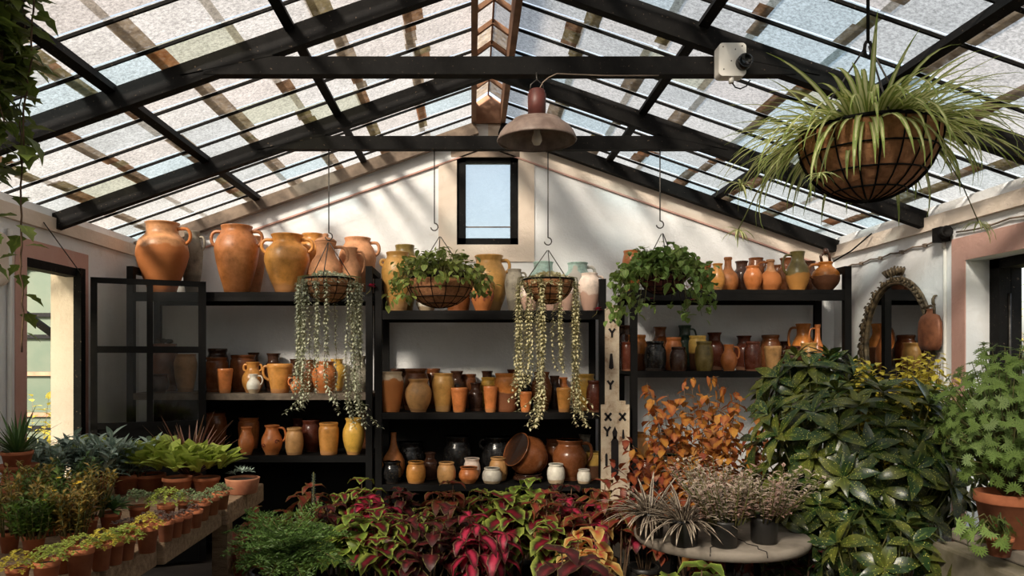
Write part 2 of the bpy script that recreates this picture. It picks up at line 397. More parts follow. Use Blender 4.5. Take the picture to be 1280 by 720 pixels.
# gable wall with its window hole
WX0, WX1, WZ0, WZ1 = -.132, .402, 2.578, 3.368
b = MB()
b.prism([(XL-.2, 0), (WX0, 0), (WX0, zg(WX0)-.03), (XL-.2, zg(XL-.2)-.03)], YB, YB+.25)
b.prism([(WX1, 0), (XR+.3, 0), (XR+.3, zg(XR+.3)-.03), (WX1, zg(WX1)-.03)], YB, YB+.25)
b.prism([(WX0, 0), (WX1, 0), (WX1, WZ0), (WX0, WZ0)], YB, YB+.25)
b.prism([(WX0, WZ1), (WX1, WZ1), (WX1, zg(WX1)-.03), (RX, zg(RX)-.03), (WX0, zg(WX0)-.03)], YB, YB+.25)
struct(b.build('wall_back', M_wall))
b = MB(); b.prism([(XL-.2, 0), (XR+.3, 0), (XR+.3, zg(XR+.3)-.03), (RX, zg(RX)-.03), (XL-.2, zg(XL-.2)-.03)], YF-.2, YF)
struct(b.build('wall_front', M_wall))
# painted bands
def band(name, lo, hi, m): return struct(MB().box(lo, hi).build(name, m))
band('trim_1', (XL, YF, 2.465), (XL+.03, YB, 2.56), M_cream)
band('trim_2', (XR-.03, YF, 2.465), (XR, YB, 2.56), M_cream)
for i, (xa, xb) in enumerate(((XL+.03, RX), (RX, XR-.03))):
    bm = MB(); bm.prism([(xa, zr(xa)-.175), (xb, zr(xb)-.175), (xb, zr(xb)+.06), (xa, zr(xa)+.06)], YB-.018, YB)
    o = struct(bm.build('trim_%d' % (3+i), M_cream if i else M_wall))  # left band kept white: its sunlit look is put into the colour
    ln = MB(); ln.prism([(xa, zr(xa)-.188), (xb, zr(xb)-.188), (xb, zr(xb)-.175), (xa, zr(xa)-.175)], YB-.02, YB)
    ln.build('edge_line', M_pink, o)
def frame_band(name, x, side, y0, y1, top, w, wt):
    x0, x1 = (x, x+.008) if side > 0 else (x-.008, x)
    f = MB(); f.box((x0, y0-w, 0), (x1, y0, top)); f.box((x0, y1, 0), (x1, y1+w, top)); f.box((x0, y0-w, top), (x1, y1+w, top+wt))
    return struct(f.build(name, M_pink))
frame_band('trim_5', XL, 1, 4.82, 5.47, 2.25, .12, .12)
frame_band('trim_6', XR, -1, 3.72, 4.73, 2.22, .13, .15)
# window surround and window
f = MB(); y0, y1 = YB-.012, YB
for lo, hi in (((-.29, 2.43), (-.132, 3.39)), ((.402, 2.43), (.54, 3.39)), ((-.132, 2.43), (.402, 2.578)), ((-.132, 3.368), (.402, 3.39))):
    f.box((lo[0], y0, lo[1]), (hi[0], y1, hi[1]))
struct(f.build('trim_7', M_cream))
w = struct(obj('window_1', None, None, (0, 0, 0)))
f = MB(); t = .078
f.box((WX0, YB+.02, WZ0), (WX0+t, YB+.1, WZ1)); f.box((WX1-t*.85, YB+.02, WZ0), (WX1, YB+.1, WZ1))
f.box((WX0, YB+.02, WZ0), (WX1, YB+.1, WZ0+.06)); f.box((WX0, YB+.02, WZ1-.07), (WX1, YB+.1, WZ1))
f.build('window_frame', M_iron, w)
MB().box((WX0-.05, YB-.02, WZ1-.035), (WX1+.01, YB, WZ1+.035)).build('window_lintel', M_greywood, w)
MB().box((WX0+t, YB+.055, WZ0+.06), (WX1-t*.85, YB+.065, WZ1-.07)).build('window_pane', M_frost, w)
MB().box((WX0+t, YB+.045, 2.735), (WX1-t*.85, YB+.055, 2.745)).build('glazing_wire', M_greywood, w)
# ------------------------------------------------------------------ glass roof
roof = struct(obj('ceiling', None))
BAR = .3375
ys = []
y = 3.8 - BAR*15.5
while y < YB - .02:
    if y > YF: ys.append(y)
    y += BAR
ys = [YF] + ys + [YB+.2]
R2 = random.Random(11)
LAP = .415; SLEN = math.hypot(1, SL)
for side in (-1, 1):
    g = MB(); lapm = MB()
    xe = (XL-.24) if side < 0 else (XR+.34)
    lens = abs(xe - RX) * SLEN
    rows = [.13]
    while rows[-1] < lens - .1: rows.append(min(lens, rows[-1] + LAP))
    def pt(s, yy, dz=0):
        x = RX + side*s/SLEN; return V((x, yy, zg(x) + dz))
    for i in range(len(ys)-1):
        a, c = ys[i] + .006, ys[i+1] - .006
        off = R2.uniform(-.05, .05)
        for r in range(len(rows)-1):
            s0 = rows[r] + (off if r else 0); s1 = rows[r+1] + (off if r < len(rows)-2 else 0) + .05
            wt = [5, 4, 2, 1.1, .6] if side < 0 else [1.2, 2.5, 5, 2.2, 2]
            mi = R2.choices(range(5), wt)[0]
            q = [pt(s0, a, .0), pt(s1, a, .008), pt(s1, c, .008), pt(s0, c, .0)]
            g.quad(q if side < 0 else q[::-1], mi)
            if R2.random() < (.86 if side < 0 else .8):
                wd = R2.uniform(.065, .12); e0 = s1 - wd - R2.uniform(0, .012)
                y0 = a; cuts = [a] + sorted(R2.uniform(a, c) for _ in range(R2.randint(0, 2))) + [c]
                for k in range(len(cuts)-1):
                    if R2.random() < .12: continue
                    j = R2.uniform(-.012, .012); m = R2.choices(range(4), [3, 4, 3, .7] if side < 0 else [3, 3, 3, .7])[0]
                    q = [pt(e0+j, cuts[k], -.006), pt(s1-.006+j, cuts[k], -.006), pt(s1-.006+j, cuts[k+1], -.006), pt(e0+j, cuts[k+1], -.006)]
                    lapm.quad(q if side < 0 else q[::-1], m)
    g.build('glazing', M_panes, roof); lapm.build('lap_dirt', M_dirt, roof)
    for yy in ys[1:-1]:
        x0 = RX + side*.125; x1 = xe
        MB().bar((x0, yy, zg(x0)-.016), (x1, yy, zg(x1)-.016), .013, .015).build('glazing_bar', M_iron, roof)
    for xx in ((-.93, -1.84) if side < 0 else (1.18, 2.09)):
        MB().bar((xx, YF, zg(xx)-.052), (xx, YB, zg(xx)-.052), .05, .05, up=V((side*SL, 0, 1))).build('purlin', M_iron, roof)
    x0, x1 = RX + side*.1, (XL+.02 if side < 0 else XR-.02)
    MB().bar((x0, YB-.07, zr(x0)), (x1, YB-.07, zr(x1)), .07, .1).build('gable_rafter', M_greywood if side < 0 else M_iron, roof)
    MB().box((RX+side*.125-.02, YF, 3.60), (RX+side*.125+.02, YB, 3.80)).build('ridge_board', M_wood, roof)
rv = MB(); vb = MB(); k = 0; yy = YF + .1
while yy < YB - .1:
    y2 = yy + BAR
    for sd in (-1, 1):
        q = [(RX, yy, 3.88), (RX + sd*.115, yy, 3.80), (RX + sd*.115, y2, 3.80), (RX, y2, 3.88)]
        rv.quad(q if sd < 0 else q[::-1], k % 3)
        vb.bar((RX, yy, 3.865), (RX + sd*.11, yy, 3.785), .03, .03)
    yy = y2; k += 1
vb.bar((RX, YF, 3.872), (RX, YB, 3.872), .012, .02)
MB().prism([(RX-.105, 3.62), (RX+.105, 3.62), (RX+.105, 3.80), (RX, 3.87), (RX-.105, 3.80)], YB-.04, YB+.02).build('ridge_end_board', M_wood, roof)
rv.build('ridge_vent_pane', [M_panes[0], M_dirt[1], M_panes[2]], roof); vb.build('ridge_bracket', M_wood, roof)
# ------------------------------------------------------------------ trusses
TRUSS = {3.8: 'black roof truss nearest, its tie beam carrying the pendant lamp and white camera', 5.15: 'black roof truss behind the pendant lamp, its tie beam carrying hanging baskets',
         2.45: 'black roof truss above the viewer, out of the frame'}
for ty, lab in TRUSS.items():
    if ty < 3: continue
    t = thing('roof_truss', lab, 'roof truss', (RX, ty, 3.6), group='black trusses under the glass roof')
    for sd, xe in ((-1, XL+.005), (1, XR-.005)):
        MB().bar((sd*.02, 0, -.007), (xe-RX, 0, zr(xe)-3.6), .062, .112).build('rafter', M_iron, t)
    MB().box((-1.50, -.035, -.565), (1.50, .03, -.475)).build('tie_beam', M_iron, t)
    for sd in (-1, 1): MB().prism([(sd*1.14, -.47), (sd*1.62, -.57), (sd*1.36, -.45)], -.037, .034).build('gusset_plate', M_iron, t)
# ------------------------------------------------------------------ left doorway with its open steel door
d1 = struct(obj('door_1', None))
MB().box((XL-.2, 5.458, 0), (XL-.006, 5.472, 2.25)).build('reveal', M_cream, d1)
f = MB(); f.box((XL-.006, 5.405, 0), (XL+.05, 5.468, 2.25)); f.box((XL-.09, 4.82, 0), (XL-.02, 4.86, 2.25)); f.box((XL-.09, 4.82, 2.19), (XL+.012, 5.47, 2.25))
f.build('door_frame', M_iron, d1)
hx, hy, ex, ey = -2.80, 5.46, -2.075, 5.80
ang = math.atan2(ey-hy, ex-hx); Wd = math.hypot(ex-hx, ey-hy)
lf = obj('door_leaf', None, d1, (hx, hy, 0)); lf.rotation_euler = (0, 0, ang)
f = MB(); t = .045
f.box((0, -.02, .03), (t, .02, 2.19)); f.box((Wd-t*1.2, -.02, .03), (Wd, .02, 2.19)); f.box((0, -.02, 2.15), (Wd, .02, 2.19)); f.box((0, -.02, 1.07), (Wd, .02, 1.115))
f.box((0, -.018, 1.635), (Wd, .018, 1.685)); f.box((Wd/2-.022, -.018, 1.1), (Wd/2+.022, .018, 2.17)); f.box((t, -.01, .03), (Wd-t, .01, 1.08))
f.build('leaf_frame', M_black, lf)
for x0, x1 in ((t, Wd/2-.022), (Wd/2+.022, Wd-t)):
    for z0, z1 in ((1.115, 1.635), (1.685, 2.15)):
        MB().box((x0, -.003, z0), (x1, .003, z1)).build('pane', M_glass, lf)
# right doorway
d2 = struct(obj('door_2', None))
f = MB(); f.box((XR+.15, 4.64, 0), (XR+.22, 4.73, 2.22)); f.box((XR+.235, 4.655, 0), (XR+.3, 4.725, 2.2)); f.box((XR+.15, 3.72, 0), (XR+.28, 3.80, 2.22)); f.box((XR+.15, 3.72, 2.16), (XR+.3, 4.73, 2.22))
f.build('door_frame', M_iron, d2)
MB().tube([(XR+.21, 4.635, 2.0), (XR+.21, 4.635, 1.3)], .008).build('bolt_rod', M_steel, d2)

# ------------------------------------------------------------------ shelving
YS = 5.85
def shelving(label, x0, x1, zs, ztop, ends=(1, 1), th=.07, back=True):
    u = thing('shelving_unit', label, 'shelves', ((x0+x1)/2, YS, 0), 0, 'black shelving units along the back wall')
    h = (x1-x0)/2; D = .55; p = .052
    for sx, on in ((-1, ends[0]), (1, ends[1])):
        for yy in (0, D-p):
            top = ztop if on else zs[0]
            MB().box((sx*h - (p if sx > 0 else 0), yy, 0), (sx*h + (0 if sx > 0 else p), yy+p, top)).build('post', M_black, u)
        if on:
            MB().box((sx*h - (p if sx > 0 else 0), p, ztop-.05), (sx*h + (0 if sx > 0 else p), D-p, ztop)).build('side_rail', M_black, u)
    for i, z in enumerate(zs):
        t = th if i == 0 else .05
        s = MB(); s.box((-h+.003, .004, z-.03), (h-.003, D-.004, z)); s.box((-h+p, .006, z-t), (h-p, .04, z-.03)); s.box((-h+p, D-.04, z-t), (h-p, D-.006, z-.03))
        s.build('shelf', M_black if i != 1 or x0 > -2 else M_shelfedge, u)
    if back: MB().box((-h+p, D-.012, .02), (h-p, D-.002, zs[1]-.05)).build('darkening_panel', M_black, u)  # black sheet added to darken the space behind the lower jars
    return u
M_shelfedge = simple('worn_sunlit_shelf_board', (128,112,96), (70,60,50), 7, .7)  # worn board, its paler colour also standing in for sunlight on it
ZA = (2.116, 1.317, .826, .25); ZB = (1.971, 1.166, .60, .1); ZC = (2.135, 1.493, .62, .1)
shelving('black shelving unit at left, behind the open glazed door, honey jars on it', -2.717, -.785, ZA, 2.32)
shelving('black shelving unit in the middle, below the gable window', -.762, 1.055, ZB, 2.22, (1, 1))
shelving('black shelving unit at right, beside the ornate mirror', 1.25, 2.985, ZC, 2.32, (0, 1), .085, False)
# carved boards standing at the joint of two units
def fretboard(name, label, px0, px1, py0, py1, Y, marks):
    p0 = P(px0, py0, Y); p1 = P(px1, py1, Y); w = p1.x - p0.x; cx = (p0.x+p1.x)/2
    b = MB(); top = p0.z; t = .022; z0 = 0
    pts = [(-w/2, 0), (w/2, 0), (w/2, top-.03), (w*.36, top-.03), (w*.36, top), (-w*.36, top), (-w*.36, top-.03), (-w/2, top-.03)]
    b.prism(pts, 0, t)
    o = b.build(name, M_fret, None, (cx, Y, 0)); tag(o, label, 'carved board', 'carved white boards at the shelf joint')
    k = 930/Y
    for kind, mx, my, s in marks:
        c = MB(); x = (mx - (px0+px1)/2)/k; z = EYE + (VY-my)/k; s = s/k; y = -.002; e = .004
        def stroke(a, bb, wd): c.bar((a[0], y, a[1]), (bb[0], y, bb[1]), wd, e, up=V((0,1,0)))
        if kind == 'X':
            stroke((x-s*.5, z+s*.6), (x+s*.5, z-s*.6), s*.34); stroke((x+s*.5, z+s*.6), (x-s*.5, z-s*.6), s*.34)
        elif kind == 'Y':
            stroke((x-s*.5, z+s*.7), (x, z), s*.34); stroke((x+s*.5, z+s*.7), (x, z), s*.34); stroke((x, z+.0), (x, z-s*.8), s*.34)
        elif kind == 'I':
            c.prism([(x-s*.14, z+s), (x+s*.14, z+s), (x+s*.3, z-s*.8), (x, z-s), (x-s*.3, z-s*.8)], -.003, .001)
        elif kind == 'D':
            c.prism([(x, z+s), (x+s*.4, z+s*.1), (x+s*.25, z-s), (x-s*.25, z-s), (x-s*.4, z+s*.1)], -.003, .001)
        elif kind == 'L':
            c.prism([(x, z+s), (x+s*.17, z+s*.72), (x+s*.17, z-s*.75), (x, z-s), (x-s*.17, z-s*.75), (x-s*.17, z+s*.72)], -.003, .001)
        c.build('cutout', M_cut, o)
fretboard('carved_board', 'narrow white carved board with dark X and Y cutouts, the taller one', 756.5, 774, 381, 505, 5.825,
          [('X', 766, 399, 7.5), ('Y', 765, 416, 7.5), ('I', 764, 452, 10), ('Y', 763, 481, 7.5)])
fretboard('carved_board', 'wide white carved board with long slot cutouts, standing in front of the narrow one', 751.5, 787, 501, 600, 5.79,
          [('X', 760, 521, 8), ('X', 778, 521, 8), ('Y', 759, 539, 8), ('D', 768.5, 541, 8), ('L', 768.5, 571, 27), ('L', 758, 575, 9), ('I', 779, 543, 6)])

# ------------------------------------------------------------------ pendant lamp
T1 = 3.8
lp = P(671, 177, T1 - .06); lamp = thing('pendant_lamp', 'large brown enamel pendant lamp hanging from the nearest tie beam', 'lamp', lp)
k = 930/(T1-.06)
pr = [(r/k, (177-yy)/k) for r, yy in ((49, 177), (49.8, 175.5), (49, 173), (46, 166.5), (41, 160), (35.5, 156), (31, 154.2), (30.5, 151.2), (25, 149.6), (19, 148.6), (13.5, 147.5), (11.5, 147))]
inner = [(max(.001, r-.004), z-.004) for r, z in pr[1:]]
MB().lathe([(.001, pr[-1][1]-.004)] + inner[::-1] + [(pr[0][0]-.003, .001)] + pr + [(0.001, pr[-1][1])], 40).build('lamp_shade', M_lamp, lamp)
nk = [(11, 147), (11.5, 118), (10.2, 117), (10.2, 114), (8, 112), (0.1, 112)]
MB().lathe([(r/k, (177-yy)/k) for r, yy in nk], 24).build('lamp_neck', M_lampneck, lamp)
MB().lathe([(r/k, (177-yy)/k) for r, yy in ((.1, 182), (4, 181), (6.5, 176), (6, 171), (4, 166), (4, 158))], 20).build('bulb', M_bulb, lamp)
zt = (177-113)/k; ztb = 3.035 - lp.z
MB().tube([(-.035, 0, zt-.005), (-.03, 0, zt+.03), (0, 0, zt+.055), (.03, 0, zt+.03), (.035, 0, zt-.005)], .003).build('hanger', M_steel, lamp)
MB().tube([(0, 0, zt+.05), (0, 0.02, ztb+.005)], .004).build('suspension_rod', M_steel, lamp)
MB().tube([(0.01, 0, zt), (.03, 0, zt+.04), (.06, 0.0, zt+.065), (.10, 0, ztb-.008), (.35, .02, ztb-.010), (.62, .03, ztb-.006)], .003).build('flex_cord', M_greywood, lamp)
# ------------------------------------------------------------------ camera on the truss
c0 = P(914, 76, T1-.09); k = 930/(T1-.09)
camr = thing('security_camera', 'white security camera fixed to the nearest tie beam', 'security camera', c0)
bm = MB(); w, h = 17/k, 20.5/k; rr = 5/k
ring = []
for cx, cz, a0 in ((w-rr, h-rr, 0), (-w+rr, h-rr, 90), (-w+rr, -h+rr, 180), (w-rr, -h+rr, 270)):
    for a in range(0, 91, 18): ring.append((cx + rr*math.cos(math.radians(a0+a)), cz + rr*math.sin(math.radians(a0+a))))
bm.prism(ring, -.02, .05); bm.build('housing', M_wht, camr)
lens = MB(); Rm = Matrix.Translation((13/k, -.012, -5/k)) @ Matrix.Rotation(PI/2, 4, 'X')
lens.lathe([(9/k, -.01), (9.5/k, .01), (9.2/k, .045), (7.5/k, .05), (7/k, .042), (.001, .036)], 28, mat=Rm); lens.build('lens', M_lens, camr)
bm = MB(); bm.tube([(0, 0, -h+.002), (0, 0, -h-.03)], 3.2/k, 10); bm.box((-.012, .03, -.02), (.012, .068, .02)); bm.build('bracket', M_wht, camr)
MB().tube([(.003, 0, -h-.025), (.02, 0, -h-.05), (.045, 0, -h-.058), (.075, 0, -h-.045), (.1, .03, -h-.01), (.12, .07, -h+.01)], .0035).build('camera_cable', M_black, camr)
sp = MB(); 
for sx, sz in ((-.7, .75), (.2, .6), (.7, .8), (-.1, -.1), (-.65, -.6)): sp.lathe([(.003, 0), (.003, .003), (0.0001, .003)], 8, mat=Matrix.Translation((sx*w, -.02, sz*h)) @ Matrix.Rotation(PI/2, 4, 'X'))
sp.build('screw', M_steel, camr)

# ------------------------------------------------------------------ mirror, flask, cables on the right wall
mc = V((XR-.012, 5.47, 1.68)); A, Bz = .40, .46
mir = thing('ornate_mirror', 'oval mirror in a carved tarnished frame on the right wall', 'mirror', mc)
def ell(a, ra, rb): return V((0, math.cos(a)*ra, math.sin(a)*rb))
b = MB(); nn = 48
ring_in = [ell(2*PI*i/nn, A, Bz) for i in range(nn)]
b.v.extend([V((-.012, p.y, p.z)) for p in ring_in]); b.v.extend([V((.006, p.y, p.z)) for p in ring_in])
b.face(range(nn)); b.face([nn+i for i in reversed(range(nn))])
for i in range(nn): b.face((i, (i+1) % nn, nn+(i+1) % nn, nn+i))
b.build('mirror_glass', M_mirror, mir)
fr = MB()
fr.tube([ell(2*PI*i/nn, A+.008, Bz+.008) + V((-.018,0,0)) for i in range(nn)], .014, 8, closed=True)
fr.tube([ell(2*PI*i/nn, A+.042, Bz+.042) + V((-.010,0,0)) for i in range(nn)], .012, 8, closed=True)
fr.build('mirror_frame', M_gilt, mir)
orn = MB()
for i in range(64):
    a = 2*PI*i/64; up = max(0, math.cos(a))**2; s = .013 + .018*up + .008*(i % 3 == 0)
    p = ell(a, A+.03+.024*up + .012*(i % 3 == 0), Bz+.03+.03*up + .012*(i % 3 == 0)) + V((-.018, 0, 0))
    orn.lathe([(.001, -s), (s*.7, -s*.6), (s, 0), (s*.7, s*.6), (.001, s)], 10, c=p, sx=.55)
    q = [p + ell(t, s*1.0, s*1.0) + V((-.012, 0, 0)) for t in [a + j*.7 for j in range(7)]]
    orn.tube(q, .006, 5)
for j in range(-3, 4):
    orn.tube([V((-.02, j*.03, Bz+.06)), V((-.03, j*.045, Bz+.10)), V((-.02, j*.04, Bz+.135-.008*abs(j)))], [.012, .013, .006], 6)
orn.build('carved_ornament', M_gilt, mir)
fk = V((XR-.05, 5.02, 1.78))
flask = thing('copper_flask', 'flattened copper brown flask hanging on the right wall', 'flask', fk)
b = MB(); b.lathe([(.001, -.135), (.09, -.13), (.115, -.09), (.12, 0), (.115, .06), (.09, .1), (.04, .118), (.03, .14), (.036, .15), (.001, .15)], 28, sx=.36)
b.build('flask_body', M_copper, flask)
MB().tube([(0, -.05, .1), (0, -.045, .16), (0, -.01, .17), (0, .03, .165), (0, .05, .1)], .009, 8).build('handle', M_gilt, flask)
MB().tube([(.03, .0, .17), (0.02, 0, .19), (.02, 0, .215), (.03, 0, .235), (.046, 0, .24)], [.010, .011, .010, .008, .006], 8).build('wall_hook', M_gilt, flask)
jb = V((XR-.03, 4.92, 2.41))
lb = thing('wall_spotlight', 'small dark spotlight box under the right eave beside the pink doorway', 'spotlight', jb)
MB().box((-.04, -.045, -.045), (.026, .045, .05)).build('spotlight_box', M_iron, lb)
MB().lathe([(.025, 0), (.036, .03), (.04, .06), (.03, .062), (.001, .03)], 16, mat=Matrix.Translation((-.03, -.04, .0)) @ Matrix.Rotation(PI/2.2, 4, 'X')).build('spotlight_head', M_black, lb)
MB().tube([(.01, 0, -.045), (.01, 0, -.09)], .012, 8).build('conduit_end', M_wht, lb)
tag(MB().tube([(XR-.012, 4.92, 2.318), (XR-.012, 4.92, .0)], .011, 8).build('conduit_pipe', M_wht), 'white conduit pipe running down the right wall below the spotlight', 'pipe')
cb = MB(); pts = []
for i in range(31):
    u = i/30; yy = 6.40 + (5.0-6.40)*u; pts.append((XR-.012, yy, 2.36 - .012*abs(math.sin(u*PI*5)) + .03*u))
cb.tube(pts, .006, 6)
cl = tag(cb.build('wall_cable', M_greywood), 'thin cable clipped along the right wall under the cream band', 'cable')
for i in (3, 9, 15, 21, 27): MB().box((pts[i][0]-.01, pts[i][1]-.014, pts[i][2]-.012), (XR-.001, pts[i][1]+.014, pts[i][2]+.012)).build('cable_clip', M_greywood, cl)
cb = MB(); pts = []
for i in range(21):
    u = i/20; pts.append((XR-.014, 4.80 - 1.9*u, 2.41 - .014*abs(math.sin(u*PI*4))))
cb.tube(pts, .006, 6)
cl = tag(cb.build('wall_cable', M_greywood), 'thin cable clipped above the pink band of the right doorway', 'cable')
for i in (3, 8, 13, 18): MB().box((pts[i][0]-.01, pts[i][1]-.014, pts[i][2]-.012), (XR-.001, pts[i][1]+.014, pts[i][2]+.012)).build('cable_clip', M_greywood, cl)
a = P(1040, 328, 6.0); c = V((XR-.05, 5.75, 2.56))
tag(MB().tube([a, (a+c)/2 + V((0,0,-.02)), c], .006, 6).build('slack_wire', M_black), 'slack dark wire running from the right shelf corner up to the eave', 'wire')
# oval plaque + conduit on left wall, door stay wire
o = MB().lathe([(.001, 0), (.12, .0), (.135, .012), (.13, .03), (.1, .022), (.001, .02)], 32, sx=1.25, mat=Matrix.Translation((XL, 4.52, 2.2)) @ Matrix.Rotation(PI/2, 4, 'Y')).build('wall_plaque', M_cream)
tag(o, 'pale oval plaque on the left wall beside the pink doorway', 'plaque')
tag(MB().tube([(XL+.02, 4.62, 2.4), (XL+.02, 4.62, 0)], .014, 8).build('conduit_pipe', M_wht), 'white pipe running down the left wall beside the pink doorway', 'pipe')
a = V((XL+.04, 4.95, 2.5)); c = V((XL+.06, 5.4, 2.2))
tag(MB().tube([a, c], .004, 5).build('stay_wire', M_steel), 'thin stay wire slanting across the top of the left doorway', 'wire')

cn = thing('shade_canopy', 'glazed canopy added to shade the left doorway, on slanted dark struts outside it', 'canopy', (XL-.2, 4.3, 2.52))  # canopy roof added to cut the sun on the door jamb
MB().quad([(-.01, -2.6, 0), (-1.9, -2.6, -.3), (-1.9, 1.75, -.3), (-.01, 1.75, 0)]).build('shade_canopy_pane', M_panes[4], cn)
for yy in (-2.6, -1.5, -.4, .7, 1.75): MB().bar((0, yy, -.03), (-1.9, yy, -.33), .035, .05).build('shade_canopy_rafter', M_iron, cn)
MB().bar((0, 1.6, -.9), (-1.0, 1.6, -.18), .04, .05).build('strut', M_iron, cn)
# ------------------------------------------------------------------ outside, seen through the doorways
gh = thing('neighbouring_greenhouse', 'pale green glazed greenhouse wall seen through the left doorway', 'greenhouse', (-5.6, 8.6, -.13))
MB().box((-1.6, 0, 0), (1.9, .02, 3.1)).build('glazing_panel', simple('green_tinted_panel', (70,78,60), (52,68,50), 2, .6), gh)
for z in (.9, 1.05, 1.52, 1.95, 2.2, 2.75): MB().box((-1.6, -.04, z), (1.9, 0, z+.045)).build('cross_bar', M_wood if z in (1.52, 1.05) else M_iron, gh)
MB().bar((.2, -.06, 1.0), (-.35, -.06, 1.7), .05, .06).build('brace', M_iron, gh)
MB().bar((.2, -.06, 2.5), (.65, -.06, 3.1), .05, .06).build('brace', M_iron, gh)
# ================================================================== jars
PROF = {
 'olive':  [(0,.52),(.03,.54),(.25,.76),(.5,.98),(.62,1),(.75,.9),(.83,.68),(.87,.62),(.96,.62),(1,.68)],
 'wide':   [(0,.5),(.03,.53),(.25,.76),(.5,.97),(.62,1),(.76,.9),(.85,.66),(.89,.62),(.95,.65),(1,.72)],
 'amph':   [(0,.55),(.03,.57),(.3,.8),(.58,.98),(.7,1),(.83,.86),(.91,.7),(.95,.68),(1,.72)],
 'tall':   [(0,.66),(.03,.68),(.3,.84),(.6,.97),(.75,1),(.88,.9),(.93,.84),(.97,.86),(1,.9)],
 'cyl':    [(0,.8),(.03,.84),(.4,.95),(.75,1),(.86,.96),(.91,.88),(.95,.92),(1,.95)],
 'tumb':   [(0,.66),(.04,.7),(.5,.86),(.86,.97),(.9,1),(.97,1),(1,.97)],
 'egg':    [(0,.58),(.04,.62),(.25,.86),(.5,1),(.68,.96),(.82,.78),(.89,.68),(.93,.7),(1,.78)],
 'vase':   [(0,.62),(.04,.66),(.2,.86),(.4,1),(.6,.92),(.78,.68),(.88,.58),(.94,.6),(1,.72)],
 'jug':    [(0,.64),(.04,.68),(.25,.94),(.45,1),(.62,.84),(.76,.58),(.86,.54),(.95,.58),(1,.64)],
 'bottle': [(0,.72),(.04,.76),(.2,.98),(.38,1),(.52,.84),(.64,.5),(.74,.36),(.92,.34),(.95,.4),(1,.4)],
 'flask':  [(0,.6),(.05,.7),(.22,.98),(.36,1),(.5,.82),(.63,.48),(.75,.3),(.9,.23),(1,.24)],
 'neck':   [(0,.78),(.04,.82),(.3,.97),(.5,1),(.66,.92),(.75,.7),(.8,.6),(.93,.62),(1,.74)],
 'pot':    [(0,.6),(.06,.68),(.3,.95),(.5,1),(.72,.92),(.86,.8),(.92,.82),(1,.9)],
 'round':  [(0,.5),(.05,.58),(.25,.9),(.45,1),(.65,.92),(.8,.62),(.86,.48),(.92,.46),(1,.54)],
 'jar':    [(0,.8),(.05,.86),(.3,1),(.62,1),(.8,.9),(.88,.78),(.92,.8),(.95,.84),(1,.84)],
}
def spline(tab, n=5):
    out = []
    for i in range(len(tab)-1):
        p0 = tab[max(i-1, 0)]; p1 = tab[i]; p2 = tab[i+1]; p3 = tab[min(i+2, len(tab)-1)]
        for k in range(n):
            u = k/n
            r = .5*((2*p1[1]) + (-p0[1]+p2[1])*u + (2*p0[1]-5*p1[1]+4*p2[1]-p3[1])*u*u + (-p0[1]+3*p1[1]-3*p2[1]+p3[1])*u**3)
            out.append((p1[0] + (p2[0]-p1[0])*u, r))
    out.append(tab[-1]); return out
def rad_at(prof, t):
    for i in range(len(prof)-1):
        if t <= prof[i+1][0]:
            a, b = prof[i], prof[i+1]; return a[1] + (b[1]-a[1])*(t-a[0])/max(1e-6, b[0]-a[0])
    return prof[-1][1]
